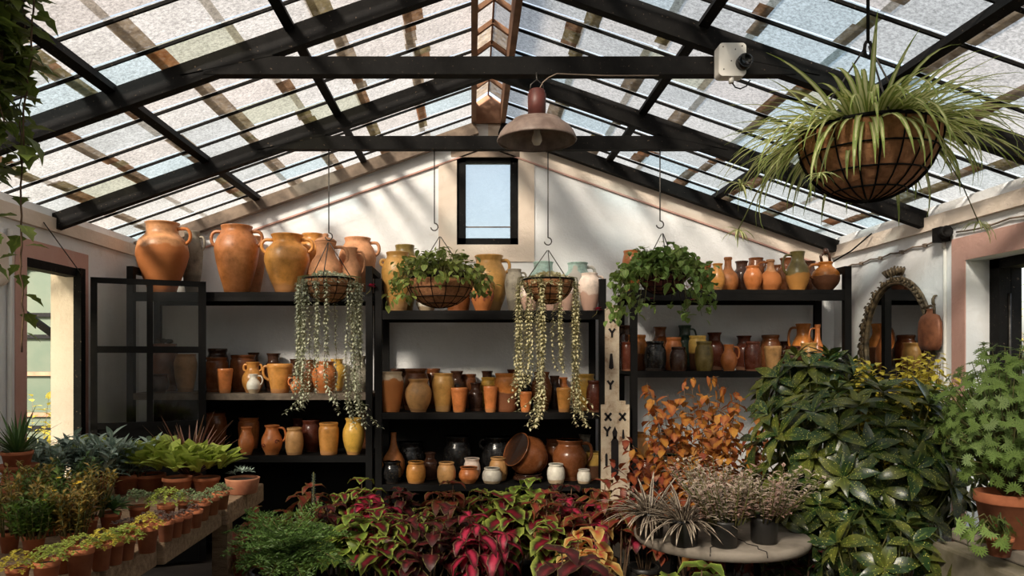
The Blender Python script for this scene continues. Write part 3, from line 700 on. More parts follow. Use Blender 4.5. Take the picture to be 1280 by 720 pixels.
def jar(name, label, kind, mat, R, H, loc, handles='', group=None, deco=None, rz=0):
    pr = spline(PROF[kind]); wall = max(.006, .06*R)
    outer = [(r*R, t*H) for t, r in pr]; top = outer[-1]
    lip = [(top[0]-wall*.5, top[1]+.003), (top[0]-wall, top[1]-.002)]
    inner = [(max(.004, r*R-wall), max(t*H, wall*1.5)) for t, r in reversed(pr) if t < .97]
    b = MB(); n = 32
    b.lathe([(.001, .003)] + outer + lip, n)
    o = b.build(name, J[mat], None, loc); o.rotation_euler = (0, 0, rz); tag(o, label, 'jar' if 'jar' in name else ('jug' if 'jug' in name else name.split('_')[-1]), group)
    i = MB(); i.lathe([(top[0]-wall, top[1]-.002)] + inner + [(.001, wall*1.5)], n); i.build('inside', M_inside if mat not in ('ter', 'tpl', 'pkt', 'wht', 'pnk') else J[mat], o)
    # handles: l/r = loop handle at that side, L/R = long jug handle, e = small lugs
    for hc in handles:
        a = {'l': PI, 'r': 0, 'L': PI, 'R': 0, 'e': PI, 'f': -PI/2+.5}[hc]
        h = MB()
        t1, t2, ext = (.70, .93, .2) if hc in 'lrf' else ((.42, .93, .34) if hc in 'LR' else (.78, .88, .14))
        r1 = rad_at(pr, t1)*R; r2 = rad_at(pr, t2)*R; ex = max(r1, r2) + ext*R
        pts = [(r1-.008, t1*H), (r1+(ex-r1)*.75, t1*H + (t2-t1)*H*.2), (ex, t1*H + (t2-t1)*H*.6), (r2+(ex-r2)*.75, t1*H+(t2-t1)*H*1.0), (r2-.008, t2*H*.985)]
        P3 = []
        for k in range(len(pts)-1):
            for u in (0, .33, .66): P3.append([pts[k][j]+(pts[k+1][j]-pts[k][j])*u for j in (0, 1)])
        P3.append(pts[-1])
        for _ in range(2): P3 = [P3[0]] + [[(P3[q-1][j]+2*P3[q][j]+P3[q+1][j])/4 for j in (0, 1)] for q in range(1, len(P3)-1)] + [P3[-1]]
        h.tube([(math.cos(a)*x, math.sin(a)*x, z) for x, z in P3], max(.006, min(.014, R*.11)), 7)
        h.build('handle', J[mat], o)
    if deco:
        dm = MB()
        for q in range(12):
            a = -PI/2 + (q-5.5)*.28; t = .32 + .14*(q % 3)/2
            for dz in (0, .07):
                rr = rad_at(pr, t+dz)*R + .001
                c = V((math.cos(a)*rr, math.sin(a)*rr, (t+dz)*H)); s = V((-math.sin(a), math.cos(a), 0)); w = .006
                u = V((math.cos(a), math.sin(a), 0))
                if deco == 'spiral':
                    if q in (3, 8) and dz == 0:
                        dm.tube([c + s*math.cos(v*.7)*(.022-.0022*v) + V((0,0,1))*math.sin(v*.7)*(.022-.0022*v) for v in range(10)], .004, 5)
                else:
                    dm.box((-w, -.002, -.012), (w, .002, .012), mat=Matrix.Translation(c) @ Matrix.Rotation(a+PI/2, 4, 'Z') @ Matrix.Rotation(.4*(q % 2), 4, 'Y'))
        dm.build('painted_mark' if deco != 'spiral' else 'spiral_relief', M_deco, o)
    return o
GA1='jars on the top shelf of the left unit'; GA2='jars on the middle shelf of the left unit'; GA3='jars on the low shelf of the left unit'
GB1='jars on the top shelf of the middle unit'; GB2='jars on the middle shelf of the middle unit'; GB3='jars on the low shelf of the middle unit'
GC1='jars on the top shelf of the right unit'; GC2='jars on the middle shelf of the right unit'; GC3='jars on the low shelf of the right unit'
# px centre, py top, px width, profile, glaze, depth row 0..2, handles, name, label
JT = [(ZA[0], GA1, [
 (203,279,62,'olive','tpl',0,'r','storage_jar','largest terracotta jar, leftmost on the left unit top shelf'),
 (240,290,44,'amph','gry',2,'r','storage_jar','dark grey stoneware jar half hidden behind the leftmost terracotta jar'),
 (296,283,54,'amph','ter',0,'lr','storage_jar','tall brown terracotta jar with two loop handles on the left top shelf'),
 (316,296,30,'amph','pkt',2,'','storage_jar','pinkish jar mostly hidden behind the tall jar with two loops'),
 (359,294,56,'wide','hon',0,'lr','storage_jar','wide honey orange jar with small handles, right of the tall two-handled jar'),
 (391,293,38,'amph','hon',2,'l','storage_jar','pale orange jar behind the wide honey jar'),
 (407,304,42,'jug','pkt',0,'R','lidded_jug','pinkish lidded jug above the left trailing silver plant'),
 (447,298,50,'amph','pkt',2,'r','storage_jar','pinkish jar with handle at the right end of the left top shelf'),
 (439,310,42,'jug','pkt',0,'R','water_jug','small pink jug in front of the last jar on the left top shelf'),
 ]), (ZB[0], GB1, [
 (497,316,40,'amph','och',0,'er','storage_jar','tall ochre jar with small lugs, leftmost on the middle top shelf'),
 (506,307,34,'amph','mot',2,'','storage_jar','olive jar whose neck shows behind the tall ochre jar'),
 (533,362,26,'pot','wht',1,'','small_pot','pale grey pot under the leafy basket on the middle top shelf'),
 (573,345,48,'jar','brn',2,'','storage_jar','dark brown jar behind the leafy hanging basket'),
 (611,320,50,'egg','och',1,'r','storage_jar','big brown ochre jar with one handle below the gable window'),
 (603,345,28,'vase','tpl',0,'','painted_vase','small pale vase with reddish marks in front of the big ochre jar'),
 (643,337,29,'amph','gry',1,'r','grey_jug','grey jug with handle right of the big ochre jar'),
 (662,351,24,'egg','pnk',0,'','pale_jar','pale pink jar behind left edge of the right silver basket'),
 (679,328,38,'olive','tur',2,'','turquoise_jar','white jar with turquoise drips under the basket chains'),
 (690,344,26,'egg','pnk',0,'','pale_jar','pale jar with reddish rim behind the right silver basket'),
 (708,347,22,'egg','pnk',0,'','pale_jar','small pale grey jar right behind the silver basket rim'),
 (722,329,38,'olive','tur',2,'r','turquoise_jar','white turquoise jar with handle at the right end of the middle top shelf'),
 (737,342,29,'amph','pnk',0,'r','pale_jug','pale pink jug with handle beside the right post of the middle unit'),
 ]), (ZC[0], GC1, [
 (790,314,24,'tall','org',1,'','ribbed_jar','reddish orange jar showing over the left side of the flowering basket'),
 (880,331,24,'egg','org',2,'','round_jar','round orange jar half hidden by the flowering basket leaves'),
 (897,330,18,'vase','hon',0,'','gourd_jar','narrow honey jar, first one clear of the basket leaves'),
 (910,322,25,'bottle','ter',1,'','necked_bottle','orange bottle with a narrow neck on the right top shelf'),
 (927,327,22,'neck','dkb',2,'','brown_jar','dark brown jar in the back row beside the narrow-necked orange bottle'),
 (941,333,22,'egg','org',0,'','vase_jar','red brown vase in the front row of the right top shelf'),
 (945,323,20,'tall','brn',2,'r','brown_jar','red brown jar behind the red brown front vase'),
 (963,325,26,'bottle','tpl',0,'L','tan_jug','tan jug with long neck and a handle on its left'),
 (972,332,18,'cyl','brn',2,'','brown_jar','small brown jar behind the tan jug'),
 (983,323,22,'neck','brn',2,'','brown_jar','brown jar with a wide rim between tan and green jugs'),
 (997,315,28,'jug','gho',0,'L','green_jug','olive green jug with honey base and tall neck'),
 (1011,327,22,'neck','dkb',2,'R','dark_jug','dark jug behind the olive green jug'),
 (1032,328,33,'round','bho',0,'L','round_jug','round orange jug with dark drips at the right end of top shelf'),
 ]), (ZA[1], GA2, [
 (205,430,36,'jar','brn',2,'','storage_jar','large brown pot seen through the door glass, topped with dark lumps'),
 (232,443,28,'tall','tan',1,'','tall_jar','tan tall jar seen through the glass of the open door'),
 (199,468,24,'pot','dkb',0,'','small_jar','small dark round pot seen through the door glass'),
 (272,436,28,'jar','dkb',2,'','storage_jar','dark jar in the back, just right of the open door'),
 (271,447,28,'cyl','brn',1,'','storage_jar','brown cylinder jar beside the open door on the middle shelf'),
 (281,461,20,'tumb','org',0,'','tumbler_pot','orange tumbler in front of the brown cylinder jar'),
 (304,444,32,'cyl','brn',2,'','storage_jar','brown jar behind the two-handled honey jug'),
 (317,441,22,'neck','dkb',2,'','dark_jar','dark jar whose rim shows behind the two-handled honey jug'),
 (316,453,27,'jug','hon',1,'lr','honey_jug','honey jug with two handles on the left middle shelf'),
 (317,468,17,'jug','wht',0,'R','cream_jug','small cream jug in front of the two-handled honey jug'),
 (342,442,24,'neck','dkb',2,'','dark_jar','glossy dark jar behind the flared honey jug'),
 (350,455,32,'tumb','hon',0,'L','honey_jug','flared honey jug with one handle at its left'),
 (368,449,16,'neck','dkb',2,'','dark_jar','small dark jar behind the left edge of the silver trails'),
 (371,471,16,'jug','org',0,'L','orange_jug','little orange jug behind the left silver trails'),
 (385,450,26,'egg','brn',1,'','storage_jar','brown jar behind the left silver trails'),
 (406,452,32,'egg','org',0,'','storage_jar','brown orange jar between the two silver trails'),
 (421,449,24,'olive','yel',2,'','yellow_jar','yellow jar showing between the silver trails at left unit'),
 (450,445,24,'jug','gry',1,'','patterned_jug','grey jug with an ochre neck next to the dark post'),
 ]), (ZA[2], GA3, [
 (270,516,27,'tall','brn',1,'','tall_jar','tall brown jar behind the bronze spiky plant'),
 (311,522,26,'cyl','org',2,'','storage_jar','orange jar behind the slim light orange vase'),
 (308,534,20,'vase','org',0,'','slim_vase','slim light orange vase, first on the left low shelf'),
 (340,532,26,'vase','org',0,'R','relief_jug','orange jug with spiral relief on the left low shelf'),
 (372,523,19,'neck','mar',2,'','red_jar','red brown necked jar behind the tan jar on the low shelf'),
 (368,535,22,'jar','tan',0,'','tan_jar','tan jar in front of the red brown necked jar'),
 (389,525,26,'pot','mar',1,'','dark_jar','dark glossy pot with a flat rim between two tan jars'),
 (411,529,25,'cyl','hon',0,'','cylinder_jar','honey cylinder jar on the left low shelf'),
 (442,523,27,'egg','yel',0,'','drip_jar','yellow ochre drip jar at the right end of the left low shelf'),
 (455,516,20,'jar','brn',2,'','brown_jar','brown jar hidden behind the yellow drip jar'),
 ]), (ZB[1], GB2, [
 (489,465,31,'tall','drp',0,'','drip_jar','orange jar with white drips, first on the middle shelf under the window'),
 (499,461,26,'jar','dkb',2,'','dark_jar','dark jar rim behind the white drip jar'),
 (520,461,34,'jar','brn',1,'','storage_jar','wide brown jar behind the plump egg-shaped jar'),
 (523,474,33,'egg','tan',0,'','egg_jar','plump tan egg-shaped jar second on the middle shelf'),
 (541,461,20,'cyl','brn',2,'','brown_jar','brown jar rim between the egg jar and the ochre tall jar'),
 (554,467,28,'tall','och',0,'','tall_jar','tall tapering ochre jar third on the middle shelf'),
 (571,464,22,'neck','dkb',2,'','dark_jar','dark jar behind and right of the tall ochre jar'),
 (585,468,22,'cyl','brn',2,'','brown_jar','red brown jar behind the shortest orange tumbler'),
 (574,485,21,'tumb','org',0,'','tumbler_pot','short orange tumbler beside the tall ochre jar'),
 (595,479,20,'neck','dkb',1,'','dark_bottle','dark glossy small jar between two orange tumblers'),
 (609,464,20,'neck','dkb',2,'','dark_jar','dark lidded jar behind the yellow jar'),
 (612,472,22,'cyl','yel',1,'','yellow_jar','yellow jar behind an orange tumbler'),
 (613,483,18,'tumb','org',0,'','tumbler_pot','slim orange tumbler in front of the yellow jar'),
 (633,467,30,'cyl','bho',0,'','storage_jar','brown two-tone jar just left of the right silver trails'),
 (641,462,20,'neck','mar',2,'','red_jar','red brown jar behind the brown two-tone jar'),
 (658,469,20,'neck','blk',2,'','black_jar','black jar behind the first right silver trail'),
 (657,490,16,'tumb','org',0,'','tumbler_pot','small orange tumbler behind the first right silver trail'),
 (677,465,26,'egg','brn',1,'','storage_jar','red brown egg jar between the right silver trails'),
 (693,470,18,'neck','dkb',2,'','dark_jar','dark jar in the gap between the right silver trails'),
 (704,472,16,'neck','org',2,'','necked_jar','orange necked jar behind the tan cup-shaped jar'),
 (705,485,19,'tumb','hon',0,'','cup_jar','tan cup-shaped jar right of the silver trails'),
 (722,474,14,'cyl','brn',2,'','brown_jar','narrow brown jar behind the last silver trail'),
 (731,468,25,'cyl','yel',1,'','yellow_jar','tall yellow jar near the right post of the middle unit'),
 (743,476,20,'jar','mar',0,'','maroon_jar','maroon jar last on the middle shelf, against the post'),
 ]), (ZB[2], GB3, [
 (492,541,47,'flask','ter',1,'','clay_flask','big unglazed clay flask at the left end of the low middle shelf'),
 (490,577,25,'pot','blk',0,'','black_pot','black pot in front of the big clay flask'),
 (520,577,24,'jar','hon',0,'','honey_jar','honey jar beside the black pot, above the coleus'),
 (513,552,40,'pot','blk',2,'','black_pot','large black pot in shadow behind the clay flask'),
 (538,566,20,'neck','dkb',1,'','dark_jar','small dark jar behind the honey jar on the low shelf'),
 (558,578,23,'jar','tan',0,'','tan_jar','tan olive jar right of the honey jar on the low shelf'),
 (572,545,50,'pot','blk',2,'','black_pot','wide black pot in shadow in the middle of the low shelf'),
 (590,573,28,'pot','pnk',1,'','pink_bowl','pinkish pot behind the small orange rimmed pot'),
 (586,584,25,'pot','org',0,'','small_pot','small orange pot with pale rim on the low shelf'),
 (622,546,44,'pot','blk',2,'l','black_pot','black pot with handle in shadow left of the tilted brown pot'),
 (623,572,25,'jar','tan',1,'','tan_jar','tan glossy jar behind the white jar on the low shelf'),
 (615,585,24,'jar','wht',0,'','white_jar','small white jar in front of the tan glossy jar'),
 (660,592,38,'pot','dkb',0,'','dark_bowl','dark bowl under the tilted brown pot'),
 (695,580,22,'jar','wht',0,'','white_jar','small whitish jar right of the tilted brown pot'),
 (694,548,28,'jar','brn',2,'','brown_jar','shadowed brown jar behind the tilted pot and the glossy brown jar'),
 (712,550,43,'egg','brn',1,'R','storage_jar','large glossy brown jar on the low shelf, below the right silver trails'),
 (731,543,21,'neck','gry',2,'','grey_jar','grey jar behind the large glossy brown jar'),
 (742,565,20,'cyl','yeb',1,'','yellow_jar','yellow jar with brown neck beside the wide carved board'),
 (730,587,17,'jar','wht',0,'','cream_jar','tiny cream jar in front of the yellow brown-necked jar'),
 ]), (ZC[1], GC2, [
 (781,407,28,'neck','dkb',2,'','dark_jar','dark necked jar next to the narrow carved board'),
 (784,428,18,'cyl','mar',0,'','maroon_jar','narrow maroon jar right beside the narrow carved board'),
 (796,419,26,'jar','bho',1,'','two_tone_jar','brown and honey jar left of the black jar'),
 (825,409,22,'neck','brn',2,'','necked_jar','brown jar with tall rim behind the black jar'),
 (819,427,27,'jar','blk',0,'','black_jar','tall black jar on the right unit middle shelf'),
 (842,422,22,'jar','org',1,'','orange_jar','orange jar right of the black jar'),
 (856,407,22,'neck','grn',2,'R','green_jug','jug with green rim behind the orange jar'),
 (848,434,21,'jar','dkb',0,'','brown_jar','dark brown jar in front of the orange jar'),
 (872,420,22,'cyl','yeb',1,'','yellow_jar','jar with yellow upper half behind the mottled jar'),
 (880,427,22,'jar','mot',0,'','mottled_jar','mottled olive jar with yellow patches'),
 (893,416,24,'neck','mar',2,'','red_jar','dark red jar behind the mottled jar'),
 (911,431,20,'jug','org',0,'R','orange_jug','small orange jug with a pale handle'),
 (930,420,25,'neck','mar',2,'','maroon_jar','maroon jar behind, right of the small orange jug'),
 (941,427,21,'jar','mar',0,'','maroon_jar','maroon jar in front, left of the tan cylinder'),
 (963,419,25,'jar','brn',2,'','brown_jar','brown jar behind the tan cylinder pot'),
 (966,433,21,'tumb','tan',0,'','cylinder_pot','tan cylinder pot on the right unit middle shelf'),
 (981,427,16,'neck','dkb',2,'','dark_jar','dark narrow jar right of the tan cylinder pot'),
 (991,433,22,'jar','mar',0,'','red_jar','brown red jar above the laurel leaves'),
 (1004,405,28,'jug','bho',2,'L','honey_jug','big honey jug with dark rim and dark handle near right post'),
 (1011,429,22,'pot','och',0,'','ochre_pot','ochre pot below the big honey jug'),
 (1022,406,17,'bottle','org',1,'L','orange_bottle','orange bottle with curved handle against the right post'),
 ]), (ZC[2], GC3, [
 (795,541,32,'egg','hon',1,'R','honey_jar','honey brown jar right of the wide carved board'),
 (807,574,24,'jar','mar',0,'','red_pot','red brown pot in front of the honey brown jar'),
 (837,538,30,'neck','dkb',2,'','dark_jar','dark necked jar behind the green glazed pot'),
 (834,569,32,'pot','grn',0,'l','green_pot','green glazed pot beside the orange leaved shrub'),
 (862,560,34,'jar','org',2,'','orange_jar','orange jar behind the orange leaved shrub'),
 ])]
items = []
for z, grp, rows in JT:
    its = []
    for px, py, w, kind, mat, row, hs, name, lab in rows:
        R = (w/2)*6.0/930*.97
        its.append(dict(px=px, py=py, w=w, kind=kind, mat=mat, hs=hs, name=name, lab=lab, row=row, Y={0: YS+.02+R, 1: 6.13, 2: YB-.03-R}[row], z=z, grp=grp))
    for it in 300*[0]:
        moved = False
        for i in range(len(its)):
            for j in range(i):
                a, c = its[i], its[j]
                ra, rc = a['w']/2*a['Y']/F, c['w']/2*c['Y']/F
                xa, xc = (a['px']-VX)/F*a['Y'], (c['px']-VX)/F*c['Y']
                need = (ra+rc)*1.015; dx = abs(xa-xc)
                if dx < need:
                    dyn = math.sqrt(need*need-dx*dx); dy = a['Y']-c['Y']
                    if abs(dy) < dyn - .001:
                        s = 1 if (a['row'], a['px']) >= (c['row'], c['px']) and dy >= 0 or dy > 0 else -1
                        mv = (dyn-abs(dy))/2 + .001; a['Y'] += s*mv; c['Y'] -= s*mv; moved = True
        for a in its:
            r = a['w']/2*a['Y']/F; a['Y'] = min(YB-.012-r, max(YS+r+.004, a['Y']))
        if not moved: break
    items += its
for i in range(len(items)):
    for j in range(i):
        a, c = items[i], items[j]
        if a['z'] != c['z'] or a['grp'] != c['grp']: continue
        ra, rc = a['w']/2*a['Y']/F, c['w']/2*c['Y']/F
        d = math.hypot((a['px']-VX)/F*a['Y'] - (c['px']-VX)/F*c['Y'], a['Y']-c['Y'])
        if d < ra+rc:      # no room: the one behind is a touch slimmer
            q = a if a['row'] >= c['row'] else c; o = c if q is a else a
            q['w'] = max(q['w']*.6, 2*(d - (o['w']/2*o['Y']/F))*F/q['Y']*.99)
for it in items:
    Y = it['Y']; p = P(it['px'], it['py'], Y); R = it['w']/2*Y/F; H = p.z - it['z'] - .001
    deco = 'marks' if it['name'] == 'painted_vase' else ('spiral' if it['name'] == 'relief_jug' else None)
    o = jar(it['name'], it['lab'], it['kind'], it['mat'], R, H, (p.x, Y, it['z']+.001), it['hs'], it['grp'], deco)
    if it['name'] == 'lidded_jug':
        MB().lathe([(R*.62, 0), (R*.66, .01), (R*.5, .03), (R*.15, .045), (R*.2, .06), (R*.12, .075), (.001, .078)], 20, c=(0, 0, H+.003)).build('lid', J['pkt'], o)
    if it['name'] == 'round_jug':
        t = MB(); t.tube([(-.03, 0, H), (-.04, 0, H+.05), (0, 0, H+.09), (.03, 0, H+.06), (.035, 0, H+.0)], .012, 8); t.lathe([(.001, 0), (.02, .01), (.024, .03), (.015, .05), (.001, .055)], 12, c=(0, 0, H+.06)); t.build('figured_handle', J['dkb'], o)
    if it['px'] == 205:
        rr = random.Random(3)
        for q in range(5):
            s = rr.uniform(.022, .03); a = q*1.25
            l = MB().lathe([(.001, -s*.8), (s*.8, -s*.5), (s, 0), (s*.7, s*.6), (.001, s*.8)], 12).build('dark_bulb', M_soil, None, (p.x+math.cos(a)*.055, Y+math.sin(a)*.055, it['z']+H+s*.8+.004))
            tag(l, 'dark lump heaped on the large brown pot behind the door glass', 'bulb', 'dark lumps on the brown pot')
# pot lying tilted on the dark bowl
tp = P(662, 577, 6.06); 
tilt = jar('tilted_pot', 'brown glossy pot lying tilted with its mouth facing left', 'pot', 'brn', .165, .27, (0,0,0), '', GB3)
tilt.rotation_euler = (0, math.radians(-62), math.radians(32)); tilt.location = (.555, 6.13, .735)
# ================================================================== plants
def ud(el, az): return V((math.cos(el)*math.cos(az), math.cos(el)*math.sin(az), math.sin(el)))
UP = V((0,0,1))
def plant(name, label, cat, loc, parts, rz=0, s=1, group=None):
    t = thing(name, label, cat, loc, rz, group); t.scale = (s, s, s)
    for pn, me in parts: obj(pn, me, t)
    return t
def potmesh(R, H, mat, rim=True, taper=.72):
    b = MB(); r0 = R*taper; w = R*.09
    if rim: pr = [(.001, 0), (r0, 0), (R*.93, H*.8), (R*.99, H*.8), (R, H*.83), (R, H*.99), (R*.97, H), (R-w, H), (R-w*1.2, H*.86), (.001, H*.86)]
    else: pr = [(.001, 0), (r0, 0), (r0+.005, H*.03), (R*.98, H*.9), (R, H), (R-w, H), (R-w*1.2, H*.86), (.001, H*.86)]
    b.lathe(pr, 24, smooth=False if False else True); return b.mesh('pot', mat)
def soilmesh(R, H):
    b = MB(); b.lathe([(R*.87, H*.862), (R*.5, H*.9), (.001, H*.92)], 16); return b.mesh('soil', M_soil)

# ---- generators: each returns a list of (part name, mesh); the origin is the foot of the plant
def g_coleus(seed, mat, H=.6, R=.26, stems=8, L=.115, W=.082, nodes=4, droop=1.0, shape='heart', low=.45):
    r = random.Random(seed); f = MB(); st = MB()
    for k in range(stems):
        az = 2*PI*k/stems + r.uniform(-.4, .4); q = math.sqrt(r.uniform(.02, 1)) * R; h = H*(1 - .28*(q/R)**2)*r.uniform(.88, 1.05)
        tip = V((math.cos(az)*q, math.sin(az)*q, h)); b0 = V((math.cos(az)*.03, math.sin(az)*.03, .12)); mid = (b0+tip)/2 + V((0, 0, .04))
        path = [b0*(1-u)**2 + mid*(2*u*(1-u)) + tip*(u*u) for u in (0, .25, .5, .75, 1)]
        st.tube(path, [.006, .0055, .005, .004, .003], 5)
        a0 = r.uniform(0, PI)
        for n in range(nodes):
            u = 1 - n*(1-low)/max(1, nodes-1); p = b0*(1-u)**2 + mid*(2*u*(1-u)) + tip*(u*u)
            l = L*(.5 + .5*min(1, (n+.6)/1.6))*r.uniform(.85, 1.15); el = (.75 if n == 0 else .35)*r.uniform(.6, 1.2)
            for h2 in (0, 1, 2) if n == 0 else (0, 1):
                a = a0 + n*PI/2 + h2*(2*PI/3 if n == 0 else PI) + r.uniform(-.3, .3)
                d = ud(el, a); f.leaf(p, d, UP - d*d.z, l, l*W/L*r.uniform(.9, 1.1), droop*r.uniform(.6, 1.4), .22, 5, shape, wave=.12)
    return [('stems', st.mesh('stems', M_bstem)), ('foliage', f.mesh('foliage', mat))]
def g_rosettes(seed, mat, R=.12, H=.1, n=12, k=9, L=.03, W=.014, shape='spoon', el=(.1, 1.0), dome=.6, droop=.3, z0=0, seg=3, stem=None):
    """a cushion of n rosettes of k leaves over a dome"""
    r = random.Random(seed); f = MB(); s = MB()
    for i in range(n):
        q = math.sqrt((i+.5)/n)*R; a = i*2.39996 + r.uniform(-.2, .2); z = z0 + H*(1 - dome*(q/R)**2)*r.uniform(.82, 1.08)
        c = V((math.cos(a)*q, math.sin(a)*q, z)); out = V((math.cos(a), math.sin(a), 0))
        if stem: s.tube([V((c.x*.3, c.y*.3, 0.0)), V((c.x*.8, c.y*.8, z*.55)), c], stem, 4)
        for j in range(k):
            e = el[0] + (el[1]-el[0])*(j/k); d = (ud(e, j*2.4 + a) + out*.35*(q/R)).normalized()
            l = L*r.uniform(.75, 1.2)*(1 - .35*j/k); f.leaf(c, d, UP - d*d.z, l, W*l/L, droop*r.uniform(.4, 1.6), .25, seg, shape)
    p = [('foliage', f.mesh('foliage', mat))]
    if stem: p.append(('stems', s.mesh('stems', M_stem)))
    return p
def g_stems(seed, mat, n=14, H=.2, R=.08, per=14, L=.03, W=.012, shape='lance', spread=.35, sm=None, droop=.4, seg=2, el=.5, low=.15):
    """upright stems with leaves all the way"""
    r = random.Random(seed); f = MB(); s = MB()
    for i in range(n):
        a = r.uniform(0, 2*PI); q = R*math.sqrt(r.random()); b = V((math.cos(a)*q, math.sin(a)*q, 0)); h = H*r.uniform(.65, 1.08)
        t = b + V((math.cos(a)*spread*h*r.random(), math.sin(a)*spread*h*r.random(), h)); m = (b+t)/2 + V((r.uniform(-.02, .02), r.uniform(-.02, .02), 0))
        C = lambda u: b*(1-u)**2 + m*(2*u*(1-u)) + t*(u*u)
        s.tube([C(u) for u in (0, .33, .66, 1)], [.0035, .003, .0025, .0015], 4)
        for j in range(per):
            u = low + (1-low)*(j+.5)/per; d = ud(el*r.uniform(.4, 1.6) + u*.3, j*2.4 + i); l = L*r.uniform(.7, 1.2)
            f.leaf(C(u), d, UP - d*d.z, l, W*l/L, droop*r.uniform(.3, 1.6), .2, seg, shape)
    return [('stems', s.mesh('stems', sm or M_stem)), ('foliage', f.mesh('foliage', mat))]
def g_blades(seed, mat, n=40, L=(.3, .5), W=.02, el=(.5, 1.4), droop=1.4, R=.03, z=0, seg=7, fold=.3):
    r = random.Random(seed); f = MB()
    for i in range(n):
        a = i*2.39996 + r.uniform(-.3, .3); e = r.uniform(*el); q = R*r.random(); d = ud(e, a); l = r.uniform(*L)
        f.leaf(V((math.cos(a)*q, math.sin(a)*q, z)), d, UP - d*d.z, l, W*r.uniform(.7, 1.1), droop*r.uniform(.5, 1.4), fold, seg, 'blade')
    return f.mesh('foliage', mat)
def g_aucuba(seed, mat, c, rx, ry, rz, tips=40, L=.17, W=.062, base=(0, 0, .2), k=8):
    r = random.Random(seed); f = MB(); s = MB(); c = V(c); base = V(base)
    for i in range(tips):
        y = 1 - 1.85*(i+.5)/tips; rr = math.sqrt(max(0, 1-y*y)); a = i*2.39996
        q = V((math.cos(a)*rr*rx, math.sin(a)*rr*ry, y*rz))*r.uniform(.72, 1.0); p = c + q; out = q.normalized()
        m = base*.4 + p*.6 + V((0, 0, -.06)); s.tube([base, (base+m)/2 + V((r.uniform(-.03,.03), r.uniform(-.03,.03), 0)), m, p], [.010, .007, .004, .003], 5)
        t1 = out.cross(UP); t1 = t1.normalized() if t1.length > .01 else V((1,0,0)); ax = (out + UP*.5).normalized(); t1 = ax.cross(V((.3, .9, .1))).normalized(); t2 = ax.cross(t1)
        for j in range(k):
            b = j*2.4 + i; sp = .45 + .75*(1 - j/k); d = (ax*(1.15-sp*.75) + (t1*math.cos(b) + t2*math.sin(b))*sp).normalized(); l = L*r.uniform(.7, 1.15)*(.6 + .4*(1-j/k))
            n = ax - d*ax.dot(d); f.leaf(p - ax*.02*(1-j/k), d, n, l, W*l/L, r.uniform(.4, 1.1), .22, 6, 'lance')
    return [('branches', s.mesh('branches', M_stem)), ('foliage', f.mesh('foliage', mat))]
def g_fern(seed, mat, n=22, L=(.3, .5), el=(.5, 1.3), droop=1.3, pin=13, pl=.1, nd=7, z=0, nw=.006):
    r = random.Random(seed); f = MB(); s = MB()
    for i in range(n):
        a = i*2.39996; e = r.uniform(*el); d = ud(e, a); nrm = (UP - d*d.z).normalized(); l = r.uniform(*L); p = V((0, 0, z)); dr = droop*r.uniform(.6, 1.3)
        sd = d.cross(nrm).normalized(); path = [p.copy()]; st = l/pin
        for j in range(pin):
            c, q = math.cos(dr/pin), math.sin(dr/pin); d2 = d*c - nrm*q; nrm = nrm*c + d*q; d = d2; p = p + d*st; path.append(p.copy())
            t = j/pin; w = pl*math.sin(PI*(.12 + .86*t))
            for sg in (-1, 1):
                dd = (sd*sg + d*.55 + nrm*r.uniform(-.15, .25)).normalized()
                for m in range(nd):
                    b = p + dd*(w*m/nd)
                    for sg2 in (-1, 1): f.needle(b, dd*.8 + d*(.6*sg2) + nrm*r.uniform(-.3, .5), w*.36, nw)
        s.tube(path, .0022, 3)
    return [('stems', s.mesh('stems', M_stem)), ('fronds', f.mesh('fronds', mat))]
def g_divided(seed, mat, c, rx, ry, rz, n=110, L=.06, base=(0, 0, 0), lobes=7):
    r = random.Random(seed); f = MB(); s = MB(); c = V(c); base = V(base)
    for i in range(n):
        y = 1 - 1.7*(i+.5)/n; rr = math.sqrt(max(0, 1-y*y)); a = i*2.39996; q = V((math.cos(a)*rr*rx, math.sin(a)*rr*ry, y*rz))*r.uniform(.5, 1.05); p = c + q
        if i % 2 == 0: s.tube([base, (base+p)/2 + V((0, 0, .06)), p], [.005, .003, .0015], 4)
        out = (V((q.x, q.y, q.z*.4)).normalized() + V((r.uniform(-.6, .6), r.uniform(-.9, .5), r.uniform(-.1, .7)))).normalized(); t1 = out.cross(V((.2, .5, .8))).normalized(); t2 = out.cross(t1)
        for j in range(lobes):
            b = (j - (lobes-1)/2)*.62 + i; d = t1*math.cos(b) + t2*math.sin(b) + out*.15; l = L*r.uniform(.8, 1.2)
            f.leaf(p, d, out, l, l*.26, .3, .15, 3, 'lance')
            for sg in (-1, 1):
                d3 = (d + (out.cross(d))*sg*.8).normalized(); f.leaf(p + d*l*.4, d3, out, l*.55, l*.15, .2, .1, 2, 'lance')
    return [('stems', s.mesh('stems', M_stem)), ('foliage', f.mesh('foliage', mat))]

